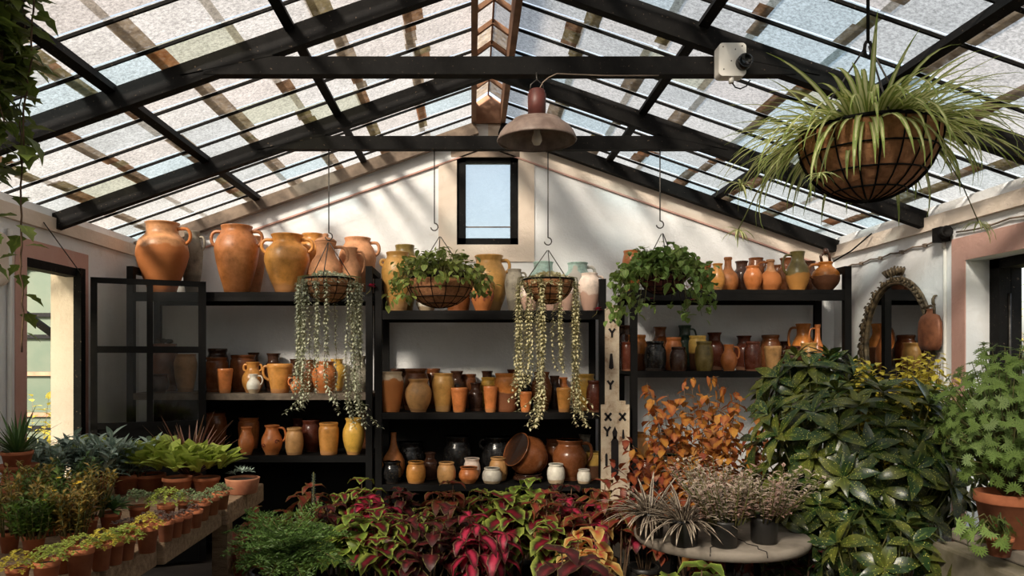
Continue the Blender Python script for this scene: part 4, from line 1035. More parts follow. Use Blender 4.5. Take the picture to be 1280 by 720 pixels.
# ------------------------------------------------------------------ left bench
BZ = .85
bt = thing('timber_bench', 'long weathered timber bench top along the left wall, full of small pots', 'bench', (-2.02, 3.0, 0))
yb = [1.3, 2.05, 2.63, 3.06, 3.77, 4.44]
for i in range(5):
    b = MB(); sk = .0; x1 = 2.02-1.285 + .0*i; e = .018*((i % 2)*2-1)
    b.box((-.84, yb[i]-3+.004, BZ-.105), (.73 + (yb[i]-2.6)*.045*1.0 + e*.2, yb[i+1]-3-.004, BZ + .002*(i % 3)))
    o = b.build('plank', M_plank, bt); bv = o.modifiers.new('bevel', 'BEVEL'); bv.width = .008; bv.segments = 2
for yy in (-1.55, 0, 1.35):
    for xx in (-.78, .5): MB().box((xx, yy, 0), (xx+.09, yy+.09, BZ-.105)).build('leg', M_plank, bt)
def bench_at(px, base):
    Y = (EYE-BZ-.004)*F/(base-VY); return V(((px-VX)/F*Y, Y, BZ+.004)), F/Y
_potn = {}
def potted(px, base, rim, w, parts, name, label, cat='potted plant', group=None, at=None, mat=None, rz=0, foil_s=1, potname='pot', rimmed=True, taper=.72, wr=.93):
    if at is None: loc, k = bench_at(px, base)
    else: loc = V(at); k = F/loc.y
    R = w/2/k*wr; H = max(.03, (base-rim)/k)
    t = thing(name, label, cat, loc, rz, group)
    obj(potname, potmesh(R, H, mat or M_terr, rimmed, taper), t); obj('soil', soilmesh(R, H), t)
    for pn, me in parts:
        o = obj(pn, me, t, (0, 0, H*.88)); o.scale = (foil_s,)*3
    return t
sed = [g_rosettes(s, LM['lime' if s % 2 else 'yellow'], .062, .055, 26, 8, .017, .011, 'spoon', (-.2, .9), .9) for s in (1, 2, 3)]
seedl = [g_rosettes(s, LM['seedling'], .032, .03, 9, 6, .02, .011, 'spoon', (.0, .8), .5) for s in (11, 12)]
thy = [g_rosettes(s, LM['thyme'], .055, .05, 20, 8, .019, .009, 'oval', (-.1, .9), .7) for s in (21, 22)]
G_P = 'small terracotta pots along the front edge of the bench'
FR = [(100,722,684,36,sed[0],'lime sedum pot at the bench edge, nearest full pot in view'),(126,712,679,28,sed[1],'lime sedum pot second along the bench edge'),
      (143,705,676,25,sed[2],'lime sedum pot third along the bench edge'),(158,699,671,24,sed[0],'lime sedum pot fourth along the bench edge'),
      (184,690,656,29,sed[1],'lime sedum pot spilling over its rim, fifth along the bench edge'),
      (207,676,650,22,seedl[0],'small pot of purple seedlings right after the spilling lime sedum'),(219,671,647,21,seedl[1],'small pot of purple seedlings second after the lime sedum'),
      (230,666,643,22,seedl[0],'small pot of purple seedlings third after the lime sedum'),(243,659,637,23,seedl[1],'small pot of purple seedlings last in the row, by the taller pots'),
      (251,650,627,26,thy[0],'grey green thyme pot first of three before the shallow bowl'),(264,643,621,23,thy[1],'grey green thyme pot in the middle of the three before the bowl'),
      (276,636,615,23,thy[0],'grey green thyme pot closest to the shallow bowl')]
for i, (px, ba, ri, w, pl, lab) in enumerate(FR):
    potted(px, ba, ri, w, pl, 'sedum_pot' if pl in sed else ('seedling_pot' if pl in seedl else 'thyme_pot'), 'terracotta pot, ' + lab, group=G_P, rz=i*1.7)
bowlp = g_rosettes(31, LM['sage'], .05, .06, 5, 12, .05, .014, 'lance', (.1, 1.2), .4)
potted(303, 616, 597, 46, bowlp, 'succulent_bowl', 'wide shallow terracotta bowl with a small grey succulent at the bench end', mat=M_terr2, rimmed=False, taper=.78)
SEC = [ # px, base, rim, w, plant, name, label
 (58,735,700,34,sed[2],'sedum_pot','lime sedum pot at the bottom edge of the view'),
 (78,716,694,26,sed[0],'sedum_pot','lime sedum pot behind the nearest full pot'),
 (22,738,708,30,sed[1],'sedum_pot','lime sedum pot at the bottom left corner of the view'),
 (174,655,632,27,g_rosettes(41, LM['thyme'], .07, .08, 22, 9, .028, .012, 'oval', (-.1, 1), .6),'thyme_pot','grey green bushy herb pot in the second row of the bench'),
 (208,655,630,24,g_rosettes(42, LM['lime'], .085, .085, 30, 8, .024, .014, 'spoon', (-.2, 1), .8),'sedum_pot','bright green cushion sedum in the second row of the bench'),
 (138,662,640,28,g_rosettes(43, LM['dkgreen'], .03, .03, 4, 14, .085, .034, 'spoon', (.2, 1.3), .2),'rosette_pot','dark green spoon leaved rosette in the middle of the bench'),
 (88,690,664,26,g_stems(44, LM['brownyel'], 34, .18, .06, 20, .034, .017, 'oval', .45),'yellow_flower_pot','bushy brown green plant with yellow flowers in the middle of the bench'),
 (42,694,668,30,g_stems(45, LM['green'], 44, .15, .06, 22, .032, .014, 'lance', .5),'bush_sedum_pot','dense dark green bush sedum near the left edge of the bench'),
 (12,690,664,26,g_stems(46, LM['brownyel'], 30, .2, .06, 18, .034, .016, 'oval', .5),'flower_pot','thin stemmed yellow green plant at the left edge of the view'),
 (232,646,626,22,g_rosettes(47, LM['thyme'], .06, .06, 18, 8, .022, .011, 'oval', (-.1, 1), .6),'thyme_pot','small grey herb pot behind the row of thyme pots'),
 (190,668,646,26,g_rosettes(48, LM['seedling'], .05, .03, 14, 7, .022, .012, 'spoon', (0, .8), .5),'seedling_pot','purple seedling pot in the second row behind the lime sedum'),
 (160,680,655,26,g_rosettes(49, LM['seedling'], .05, .03, 14, 7, .022, .012, 'spoon', (0, .8), .5),'seedling_pot','purple seedling pot behind the fourth lime sedum pot'),
 (110,668,646,26,g_stems(50, LM['brownyel'], 28, .22, .06, 20, .034, .016, 'oval', .4),'flower_pot','tall thin stemmed plant with brownish yellow leaves on the bench'),
 (62,668,648,28,g_stems(51, LM['green'], 30, .2, .07, 20, .034, .016, 'oval', .5),'herb_pot','green thin stemmed herb behind the bush sedum'),
 (28,662,642,26,g_stems(52, LM['brownyel'], 30, .22, .07, 20, .034, .016, 'oval', .5),'herb_pot','brown green herb behind the bush sedum at the left'),
 (85,640,620,28,g_stems(53, LM['dkgreen'], 30, .18, .08, 18, .04, .02, 'oval', .5),'herb_pot','dark green leafy herb in front of the grey sage'),
]
for i, (px, ba, ri, w, pl, nm, lab) in enumerate(SEC):
    t = potted(px, ba, ri, w, pl, nm, 'terracotta pot, ' + lab, rz=i*.9)
    if nm == 'yellow_flower_pot':
        f = MB(); rr = random.Random(5)
        for q in range(9):
            c = V((rr.uniform(-.09, .09), rr.uniform(-.09, .05), rr.uniform(.13, .22)))
            for j in range(6): d = ud(.4, j*PI/3); f.leaf(c, d, UP, .013, .009, .2, .1, 2, 'oval')
        f.build('flowers', LM['yflower'], t, (0, 0, .06))
sage = [g_stems(s, LM['sage'], 26, .2, .11, 14, .085, .028, 'lance', .55, droop=.6, seg=4, el=.55) for s in (61, 62)]
let = [g_rosettes(s, LM['lime'], .11, .08, 9, 8, .19, .088, 'spoon', (.8, 1.5), .3, .5, seg=5) for s in (65, 66)]
BK = [(75,628,600,40,sage[0],1.0,'sage_pot','silvery grey sage in front of the left doorway'),(118,622,594,40,sage[1],1.05,'sage_pot','silvery grey sage between doorway and lime lettuce'),
      (158,616,592,38,sage[0],.9,'sage_pot','silvery grey sage just left of the lime leaves'),
      (112,607,586,40,let[0],.95,'lettuce_pot','lime green broad leaved plant behind the grey sage'),(188,614,592,40,let[1],1.0,'lettuce_pot','lime green broad leaved plant left of the pair under the shelves'),
      (222,618,596,40,let[0],.95,'lettuce_pot','lime green broad leaved plant in the middle of the bench end'),(258,616,596,36,let[1],.9,'lettuce_pot','lime green broad leaved plant next to the bronze spiky plant')]
for i, (px, ba, ri, w, pl, s, nm, lab) in enumerate(BK):
    potted(px, ba, ri, w, pl, nm, 'terracotta pot, ' + lab, rz=i*1.1, foil_s=s)
potted(262, 604, 588, 34, [('foliage', g_blades(71, LM['bronze'], 60, (.24, .42), .024, (.45, 1.45), .2, .03, 0, 5))], 'bronze_cordyline', 'bronze spiky leaved plant at the far end of the bench', at=(-1.62, 4.27, BZ+.004), wr=.9)
# aloe pot on an upturned pot
up = MB(); up.lathe([(.001, 0), (.085, 0), (.085, .03), (.08, .03), (.062, .205), (.001, .205)], 24); o = up.build('upturned_pot', M_terr, None, (-2.17, 3.55, BZ+.003)); tag(o, 'upturned terracotta pot carrying the spiky aloe at left', 'pot')
sau = MB(); sau.lathe([(.001, 0), (.07, 0), (.095, .03), (.09, .03), (.068, .008), (.001, .008)], 24); o = sau.build('saucer', M_terr, None, (-2.17, 3.55, BZ+.209)); tag(o, 'terracotta saucer under the spiky aloe pot at left', 'saucer')
t = thing('aloe_pot', 'terracotta pot with a grey green spiky aloe in front of the left doorway', 'potted plant', (-2.17, 3.55, BZ+.22))
obj('pot', potmesh(.07, .085, M_terr), t); obj('soil', soilmesh(.07, .085), t); obj('foliage', g_blades(72, LM['dkgreen'], 60, (.12, .26), .017, (.2, 1.45), .35, .02, .07, 4), t)
# under the bench
potted(245, 735, 704, 60, g_stems(73, LM['dkgreen'], 10, .12, .08, 8, .05, .03, 'oval'), 'floor_pot', 'large terracotta pot half hidden in the shadow under the bench', at=(-1.28, 3.35, .001), wr=1)

# ------------------------------------------------------------------ vine hanging at the left
vt = thing('trailing_vine', 'green vine hanging from the glass roof down the left edge', 'vine', (-1.62, 2.62, 2.93))
vr = random.Random(81)
for i in range(30):
    x = vr.uniform(-.34, .0); y = vr.uniform(-.12, .14)
    long = i in (3, 6, 9)
    if long: x = {3: -.06, 6: .03, 9: -.12}[i]
    Ls = (vr.uniform(.45, .8) if not long else vr.uniform(1.15, 1.45)); f = MB(); s = MB(); pts = []
    n = int(Ls/.035); xx, yy = x, y
    for j in range(n+1):
        u = j/n; xx += vr.uniform(-.008, .008) - (.002 if u < .5 else 0); yy += vr.uniform(-.008, .008); pts.append(V((xx, yy, -Ls*u - (0.02 if j else 0) + zg(-1.62) - 2.96)))
    s.tube(pts, .003 if not long else .004, 4)
    for j, p in enumerate(pts):
        if long and j > n*.5 and vr.random() < .45: continue
        for q in range(2 if not long else 1):
            a = vr.uniform(0, 2*PI); d = (ud(vr.uniform(-.7, .3), a)); l = vr.uniform(.08, .13)*(1 if j < n*.6 else .7)
            f.leaf(p + ud(0, a)*.015, d, UP + ud(0, a)*.8, l, l*.85, vr.uniform(.2, .9), .12, 6, 'ivy')
    st = s.build('stem', M_bstem, vt); f.build('leaves', LM['vine'], st)

# ------------------------------------------------------------------ hanging baskets
def basket(t, R, H, rim, wires=14, liner=M_coir):
    b = MB(); pr = [(R*math.sin(a)*.985 + .001, H*(1-math.cos(a))/1.0) for a in [PI/2*i/9 for i in range(10)]]
    z0 = -H; prz = [(r, z0 + z) for r, z in pr]
    b.lathe(prz + [(R*.9, -.004), (R*.85, -.02), (.001, -.02)], 36); b.build('coir_liner', liner, t)
    w = MB()
    for i in range(wires):
        a = 2*PI*i/wires; w.tube([V((math.cos(a)*(r+.003), math.sin(a)*(r+.003), z)) for r, z in prz], .0028, 4)
    for q in (3, 5, 7): w.tube([V((math.cos(2*PI*i/30)*(prz[q][0]+.004), math.sin(2*PI*i/30)*(prz[q][0]+.004), prz[q][1])) for i in range(30)], .0028, 4, closed=True)
    w.tube([V((math.cos(2*PI*i/36)*R, math.sin(2*PI*i/36)*R, 0)) for i in range(36)], .006, 6, closed=True)
    w.build('wire_frame', M_iron, t)
def chains(t, R, h, n=3, r=.0035):
    for i in range(n):
        a = 2*PI*i/n + .5
        MB().tube([(math.cos(a)*R, math.sin(a)*R, 0), (math.cos(a)*.006, math.sin(a)*.006, h)], r, 5).build('chain', M_steel, t)
def hookwire(px, y0, y1, Y, label, z_top=None):
    p = P(px, y1, Y); zt = z_top if z_top else P(px, y0, Y).z; h = MB(); L = zt - p.z
    h.tube([(0, 0, L), (0, 0, .05)] + [(.028*math.sin(a)*.9 - 0, 0, .024 + .026*math.cos(a)) for a in [0, .5, 1.1, 1.7, 2.3, 2.9, 3.5, 4.1, 4.6]], .0045, 6)
    return tag(h.build('hook_wire', M_steel, None, p), label, 'hook', 'long hook wires from the rear tie beam')
T2 = 5.15
def silver(px, rimy, hook_y, R, Ls, mat, label, seed):
    p = P(px, rimy, T2); k = F/T2; t = thing('trailing_basket', label, 'hanging basket', p, 0, 'baskets of trailing silvery stems')
    basket(t, R, R*.95, 0, 12); hh = (rimy-hook_y)/k; chains(t, R, hh)
    r = random.Random(seed); top = MB()
    for i in range(520):
        a = r.uniform(0, 2*PI); q = R*1.08*math.sqrt(r.random()); d = ud(r.uniform(-.3, 1.2), r.uniform(0, 6.3)); top.leaf((math.cos(a)*q, math.sin(a)*q, .04 - .07*(q/R)**2), d, UP-d*d.z, .042, .02, .5, .2, 2, 'oval')
    top.build('crown_leaves', LM[mat], t)
    for xo, ln, sp, cnt in Ls:
        for c in range(cnt):
            f = MB(); s = MB(); x = xo/k + r.uniform(-sp, sp); y = -math.sqrt(max(0, (R*1.02)**2 - min(x*x, R*R))) + r.uniform(-.015, .03)
            if c % 3 == 2: y = -y*.7
            L = ln/k*r.uniform(.8, 1.02); pts = [V((x*.8, y*.8, .02)), V((x, y*1.04, .012)), V((x*1.02, y*1.1, -.03))]; cx, cy = x*1.02, y*1.1; n = int(L/.013); dx = 0
            for j in range(n):
                if j > n*.8: dx += r.uniform(-.0022, .0022) + (.0006 if x > 0 else -.0006)
                cx += r.uniform(-.003, .003) + dx; cy += r.uniform(-.001, .001); pts.append(V((cx, cy, -.03 - L*(j+1)/n)))
            s.tube(pts, .0022, 3)
            for j, q in enumerate(pts[2:]):
                a = j*1.57 + r.uniform(-.5, .5)
                for h in (0, PI):
                    d = ud(r.uniform(-.6, .3), a+h); f.leaf(q, d, UP-d*d.z, .030*r.uniform(.7, 1.3), .0155, .5, .2, 2, 'oval')
            st = s.build('strand', M_stem, t); f.build('leaves', LM[mat], st)
    return t
silver(411, 349, 303, .175, [(-36, 140, .02, 6), (-22, 165, .025, 5), (-8, 125, .02, 2), (4, 178, .012, 3), (31, 178, .03, 8), (38, 110, .012, 3)], 'silver', 'left hanging basket of silvery trailing stems, below the pinkish jugs', 91)
silver(685, 350, 313, .175, [(-36, 150, .02, 6), (-24, 130, .02, 4), (-9, 190, .025, 7), (10, 118, .015, 4), (34, 178, .028, 8)], 'silveryel', 'right hanging basket of yellowish silvery trailing stems, left of the carved boards', 92)
hookwire(411, 180, 300, T2, 'long hook wire above the left silvery trailing basket', 3.05)
hookwire(543, 180, 288, T2, 'long hook wire above the leafy basket left of the gable window', 3.05)
hookwire(685, 180, 306, T2, 'long hook wire above the right silvery trailing basket', 3.05)
hookwire(825, 180, 285, T2, 'long hook wire above the flowering basket', 3.05)
def leafy(px, rimy, hook_y, R, w, h, up, low, mat, label, name, seed, n=150, liner=M_coir, L=.05, sh='heart', flowers=0, ctr=0):
    p = P(px, rimy, T2); k = F/T2; t = thing(name, label, 'hanging basket', p); basket(t, R, R*.85, 0, 14, liner); chains(t, R, (rimy-hook_y)/k)
    r = random.Random(seed); f = MB(); s = MB(); fl = MB()
    for i in range(n):
        a = i*2.39996; q = math.sqrt((i+.5)/n); x = math.cos(a)*q*w/k + ctr*q; y = math.sin(a)*q*min(w/k, R*1.7); edge = max(0, q-.55)/.45
        z = up/k*(1-.55*q*q)*r.uniform(.35, 1.1) - edge*low/k*r.uniform(.1, 1.1)*(1.25 if abs(x) > R*.7 else .6)
        pt = V((x, y, z)); s.tube([V((x*.3, y*.3, 0)), V((x*.7, y*.7, max(z, .03)*.8 + .03)), pt], .0018, 3)
        for j in range(3):
            d = ud(r.uniform(-1.2, .3), r.uniform(0, 6.3)); l = L*r.uniform(.6, 1.2); f.leaf(pt + V((r.uniform(-.03,.03), r.uniform(-.03,.03), r.uniform(-.03,.03))), d, UP-d*d.z, l, l*.85, .5, .2, 4, sh)
    for i in range(flowers):
        a = r.uniform(PI, 2*PI); c = V((math.cos(a)*w/k*.8, math.sin(a)*R*1.3, r.uniform(-.2, .12)))
        for j in range(6): d = ud(.5, j*PI/3); fl.leaf(c, d, UP, .016, .013, .3, .1, 2, 'oval')
    s.build('stems', M_stem, t); f.build('foliage', LM[mat], t)
    if flowers: fl.build('flowers', LM['flower'], t)
    return t
leafy(550, 349, 296, .235, 66, 30, 34, 34, 'basket', 'hanging basket of small green leaves left of the gable window', 'leafy_basket', 93, 240)
leafy(828, 344, 292, .16, 66, 32, 34, 55, 'geran', 'hanging dark red basket of ivy geranium leaves on the right', 'flowering_basket', 94, 330, simple('dark_red_liner', (86, 34, 30), (54, 22, 22), 20, .8), .058, 'heart', 7)
for px, py, lab in ((464, 358, 'pink flower at the dark post beside the left silvery basket'), (747, 387, 'pink flower at the right end of the middle top shelf')):
    c = P(px, py, 5.82); f = MB(); s = MB()
    for j in range(9): d = ud(.2 + .3*(j % 3), j*2.4); f.leaf((0,0,0), d, UP, .042, .034, .5, .2, 3, 'oval')
    t = thing('pink_flower', lab, 'flower', c); f.build('petals', LM['flower'], t); s.tube([(0, 0, 0), (-.01, .01, -.035), (-.04, .015, -.06)], .003, 4); s.build('stem', M_stem, t)
# spider plant basket
Ysp = 2.33; p = P(1085, 166, Ysp)
t = thing('spider_plant_basket', 'large hanging wire basket of variegated spider plant on the right', 'hanging basket', p)
basket(t, .205, .215, 0, 20)
r = random.Random(95); f = MB()
for i in range(330):
    a = i*2.39996 + r.uniform(-.3, .3); e = r.choice((r.uniform(.1, .7), r.uniform(.5, 1.2))); q = .15*math.sqrt(r.random()); d = ud(e, a); l = r.uniform(.22, .42)
    f.leaf(V((math.cos(a)*q, math.sin(a)*q, -.01)), d, UP-d*d.z, l, .019*r.uniform(.7, 1.15), r.uniform(.7, 2.3), .3, 8, 'blade')
f.build('foliage', LM['spider'], t)
for i, (a, ln) in enumerate(((-.35, .36), (.15, .3), (3.3, .34), (2.6, .3), (3.9, .28))):
    rn = MB(); d = ud(.25, a); pts = [V((math.cos(a)*.1, math.sin(a)*.1, .02)) + d*(ln*u) - UP*(.28*u*u*(1 + .3*(i % 2))) for u in (0, .2, .4, .6, .8, 1)]
    rn.tube(pts, .0022, 4); o = rn.build('runner', M_stem, t); pl = MB()
    for j in range(12): dd = ud(r.uniform(-.2, .8), j*2.4); pl.leaf(pts[-1], dd, UP-dd*dd.z, r.uniform(.05, .09), .008, 1.2, .2, 4, 'blade')
    pl.build('plantlet', LM['spider'], o)
hz = .43; 
for i in range(3):
    a = 2*PI*i/3 + .3; MB().tube([(math.cos(a)*.205, math.sin(a)*.205, 0), (math.cos(a)*.01, math.sin(a)*.01, hz*.62)], .003, 5).build('chain', M_steel, t)
kk = F/Ysp; hp = P(1085, 78, Ysp); h = MB(); topz = zg(hp.x) - .03
h.tube([(0, 0, topz-hp.z), (0, 0, .045)] + [(.011*math.sin(a), 0, .026 + .026*math.cos(a)) for a in [0, .5, 1.1, 1.7, 2.3, 2.9, 3.5, 4.1, 4.7, 5.3, 5.9]], .005, 6)
tag(h.build('hook_wire', M_iron, None, hp + V((0,0,.016))), 'dark iron hook above the spider plant basket', 'hook')

# ------------------------------------------------------------------ coleus and the plants in the middle
CM = {'lime': 'c_lime', 'pink': 'c_pink', 'mar': 'c_mar', 'rust': 'c_rust', 'yel': 'c_yel', 'green': 'c_green'}
CP = {}
def colparts(v, k, **kw):
    key = (v, k)
    if key not in CP: CP[key] = g_coleus(hash(v) % 1 + 100 + k*17 + len(v)*3, LM[CM[v]], **kw)
    return CP[key]
floor_pot = potmesh(.11, .17, M_dpot)
COL_L = [ # px, canopy top py, Y, variety, label
 (395,606,5.2,'rust','rust coleus behind, below the left low shelf'),(335,622,5.0,'rust','rust coleus beside the far corner of the bench'),
 (445,600,5.3,'lime','lime edged coleus in the back row below the yellow drip jar'),(500,606,5.35,'mar','maroon coleus in the back row under the clay flask'),
 (470,622,4.95,'pink','pink centred coleus under the clay flask'),(415,625,4.8,'mar','maroon green coleus in front of the left unit'),
 (560,602,5.35,'rust','rust coleus in the back row under the tan olive jar'),(610,596,5.4,'lime','lime edged coleus in the back row under the white jar'),
 (655,602,5.35,'green','green coleus in the back row under the tilted pot'),(705,600,5.35,'mar','maroon coleus in the back row under the glossy brown jar'),
 (755,600,5.3,'rust','red green coleus in the back row by the carved boards'),
 (515,626,4.75,'lime','lime edged coleus in the middle of the bed, left of the tall maroon one'),(566,618,4.6,'mar','tall maroon coleus with bare stems in the centre'),
 (640,618,4.75,'lime','large leaved lime coleus right of the bright pink one'),(690,615,4.75,'rust','rust edged coleus in the middle, right half of the bed'),
 (725,612,4.95,'pink','pink maroon coleus in front of the carved boards'),(775,612,4.9,'rust','rust coleus between carved boards and concrete slab'),
 (805,606,5.1,'pink','pink coleus below the red brown pot'),
 (475,640,4.45,'lime','lime edged coleus low at the front of the bed, left of centre'),(430,640,4.5,'green','dark green coleus behind the feathery fern'),
 (532,650,4.4,'mar','dark maroon coleus at the front of the bed beside the tall stemmed one'),
 (690,632,4.4,'lime','lime coleus on a bare stem right of the bright pink one'),(603,632,4.4,'pink','bright pink coleus hanging in the centre of the bed'),
 (735,652,4.0,'yel','yellow orange coleus with pink centre'),(720,692,3.25,'mar','large dark maroon coleus at the bottom edge'),
 (790,694,3.2,'rust','rust green coleus at the bottom, before the concrete slab'),(860,704,3.05,'green','green coleus below the concrete slab edge'),
 (940,704,3.1,'rust','rust coleus under the concrete slab'),(1000,690,3.45,'mar','maroon coleus between slab and spotted laurel'),
 (318,648,4.6,'rust','rust coleus behind the bench end, lower'),(375,640,4.6,'green','green coleus between the bench end and the fern'),
 (855,620,4.9,'rust','rust coleus at the foot of the orange shrub'),
]
for i, (px, py, Y, v, lab) in enumerate(COL_L):
    top = EYE + (VY-py)/F*Y; kind = i % 2
    big = 'tall maroon' in lab; hang = 'bright pink' in lab
    kw = dict(H=.66, R=.2, stems=7, L=.155, W=.118 if v != 'rust' else .085, nodes=4, low=.62, droop=1.5)
    if v == 'mar': kw.update(L=.13, W=.095)
    if v == 'pink' and hang: kw.update(L=.19, W=.085, nodes=6, low=.35, droop=1.7, shape='lance', R=.15); kind = 7
    if big: kw.update(low=.72, stems=10, L=.12, W=.08, R=.22); kind = 8
    if v == 'yel': kw.update(L=.19, W=.1, R=.13, stems=5, shape='oval')
    if 'large leaved' in lab: kw.update(L=.2, W=.165, R=.16, stems=6); kind = 9
    if 'bare stem' in lab: kw.update(R=.1, stems=3, low=.6, L=.17, W=.13); kind = 5
    if 'large dark' in lab: kw.update(L=.22, W=.15, R=.2, stems=7, nodes=3); kind = 6
    pr = colparts(v, kind, **kw)
    X = (px-VX)/F*Y; s = top/.67
    t = thing('coleus', lab, 'coleus', (X, Y, .001), i*1.31, 'coleus plants in the bed')
    obj('pot', floor_pot, t)
    for pn, me in pr:
        o = obj(pn, me, t); o.scale = (1, 1, s)
# feathery fern
pf = P(362, 690, 3.55)
plant('feathery_fern', 'feathery bright green fern in front of the coleus, right of the bench', 'fern', (pf.x-.02, 3.6, .001), [('pot', potmesh(.13, .3, M_dpot))] + g_fern(111, LM['fern'], 36, (.22, .38), (.35, 1.45), 1.4, 13, .085, 6, .62, .0065))
sp = MB(); r = random.Random(5)
for i in range(70): 
    z = .62 + .2*i/70; a = i*2.4; sp.leaf((0,0,z), ud(.4, a), UP, .016, .01, .4, .2, 2, 'oval')
st = MB(); st.tube([(0, 0, .0), (0, 0, .83)], .004, 5)
q = P(392, 600, 5.0); plant('flower_spike', 'single grey flower spike rising above the coleus under the left shelf', 'plant', (q.x, 5.0, .001), [('stem', st.mesh('stem', M_stem)), ('flowers', sp.mesh('flowers', LM['sage']))])

# ------------------------------------------------------------------ concrete slab with black pots
tb = thing('concrete_slab_table', 'round cracked pale concrete table top at the lower right', 'table', (1.2, 3.6, 0))
top = MB(); pr = [(.001, .705), (.36, .705), (.385, .712), (.395, .73), (.395, .748), (.385, .758), (.001, .76)]
top.lathe(pr, 56, sx=1.03); top.build('slab', M_stone, tb)
cr = MB(); r = random.Random(8)
for a0 in (4.3, 4.9): 
    pts = [V((math.cos(a0)*.408, math.sin(a0)*.397, .735)), V((math.cos(a0)*.40, math.sin(a0)*.39, .7595))]
    for j in range(1, 6): pts.append(V((math.cos(a0)*(.39-.045*j) + r.uniform(-.015, .015), math.sin(a0)*(.385-.045*j), .7605)))
    cr.tube(pts, .0022, 4)
cr.build('crack', M_cut, tb)
for k in range(3):
    a = k*2.09 + .4; MB().tube([(math.cos(a)*.22, math.sin(a)*.22, .705), (math.cos(a)*.28, math.sin(a)*.28, 0)], .018, 8).build('leg', M_iron, tb)
strp = [('foliage', g_blades(121, LM['stripe'], 110, (.12, .24), .02, (.15, 1.4), .9, .05, 0, 5))]
var = [g_stems(s, LM['varieg'], 44, .22, .08, 18, .036, .018, 'oval', 1.1, seg=2, el=.3) for s in (122, 123)]
BP = [(812,3.50,36,strp,'striped_leaf_pot','glossy dark pot of striped narrow leaves on the concrete slab', M_dpot, False),(855,3.34,36,strp,'striped_leaf_pot','black pot of striped leaves in the middle of the concrete slab', M_dpot, False),
      (905,3.31,34,var[0],'variegated_pot','black pot of white and pink small leaves at the front of the slab', M_dpot, False),(955,3.38,34,var[1],'variegated_pot','black pot of white and pink small leaves at the right of the slab', M_dpot, False),
      (893,3.62,34,var[1],'variegated_pot','black pot of pinkish leaves at the back of the concrete slab', M_dpot, False)]
for i, (px, Y, w, pl, nm, lab, m, rm) in enumerate(BP):
    k = F/Y; t = thing(nm, lab, 'potted plant', ((px-VX)/F*Y, Y, .762), i*2.0); R = w/2/k
    obj('pot', potmesh(R, .115, m, rm, .82), t); obj('soil', soilmesh(R, .115), t)
    for pn, me in pl: obj(pn, me, t, (0, 0, .1))
# orange shrub
q = P(893, 560, 4.5); 
plant('orange_leaved_shrub', 'orange and rust leaved shrub in front of the right shelving unit', 'shrub', (q.x, 4.5, .001), [('pot', potmesh(.14, .26, M_dpot))] + [(n, m) for n, m in g_stems(131, LM['orange'], 46, 1.36, .14, 36, .075, .05, 'oval', .36, M_bstem, .7, 3, -.5, .45)] + g_stems(132, LM['rust'], 36, 1.08, .16, 30, .07, .046, 'oval', .5, M_bstem, .7, 3, -.5, .4)[1:])
tw = MB(); lf = MB(); rr = random.Random(9)
for x0, h in ((-.1, 1.46), (.02, 1.47), (.08, 1.4)):
    pts = [V((x0*.2, 0, .9)), V((x0*.7, 0, 1.2)), V((x0, -.02, h)), V((x0+.05, -.03, h+.01))]; tw.tube(pts, .0025, 4)
    for j in range(6): d = ud(rr.uniform(-1.4, -.3), rr.uniform(0, 6.3)); lf.leaf(pts[2] + V((rr.uniform(-.04,.06), 0, rr.uniform(-.03, .02))), d, UP, .07, .032, .5, .2, 4, 'oval')
plant('tall_twiggy_shrub', 'thin twigs with a few drooping brownish leaves above the orange shrub', 'shrub', (q.x+.02, 4.72, .001), [('stem', MB().tube([(0, 0, 0), (0, 0, .92)], .008, 6).mesh('stem', M_bstem)), ('twigs', tw.mesh('twigs', M_bstem)), ('leaves', lf.mesh('leaves', LM['orange']))])
# spotted laurels
q = P(1080, 520, 4.0)
plant('spotted_laurel', 'tall spotted laurel bush with glossy dark leaves, in front of the mirror', 'shrub', (q.x, 4.0, .001), [('pot', potmesh(.2, .36, M_terr))] + g_aucuba(141, LM['aucuba'], (0, 0, 1.04), .62, .5, .46, 74, .225, .08, (0, 0, .3), 9))
q = P(1110, 660, 3.2)
plant('spotted_laurel', 'lower spotted laurel with white flecked leaves at the bottom right', 'shrub', (q.x, 3.2, .001), [('pot', potmesh(.13, .24, M_dpot))] + g_aucuba(142, LM['aucuba'], (0, 0, .72), .30, .24, .2, 16, .17, .07, (0, 0, .2), 8))
q = P(1030, 600, 3.75)
plant('dark_laurel', 'dark lower laurel branches between the slab and the tall laurel', 'shrub', (q.x, 3.75, .001), [('pot', potmesh(.12, .22, M_dpot))] + g_aucuba(143, LM['aucuba'], (0, 0, .72), .36, .30, .34, 44, .17, .062, (0, 0, .2), 8))
plant('spotted_laurel', 'upper spotted laurel further back against the mirror, behind the tall one', 'shrub', (2.22, 4.78, .001), [('pot', potmesh(.17, .3, M_dpot))] + g_aucuba(144, LM['aucuba'], (0, 0, 1.36), .42, .3, .30, 40, .22, .075, (0, 0, .3), 9))
q = P(1140, 480, 4.7)
plant('yellow_green_shrub', 'yellow green small leaved shrub at the foot of the mirror', 'shrub', (2.53, 4.36, .001), [('pot', potmesh(.17, .3, M_dpot))] + g_stems(151, LM['yellow'], 70, 1.52, .13, 30, .055, .032, 'oval', .16, M_bstem, .5, 3, -.3, .8))
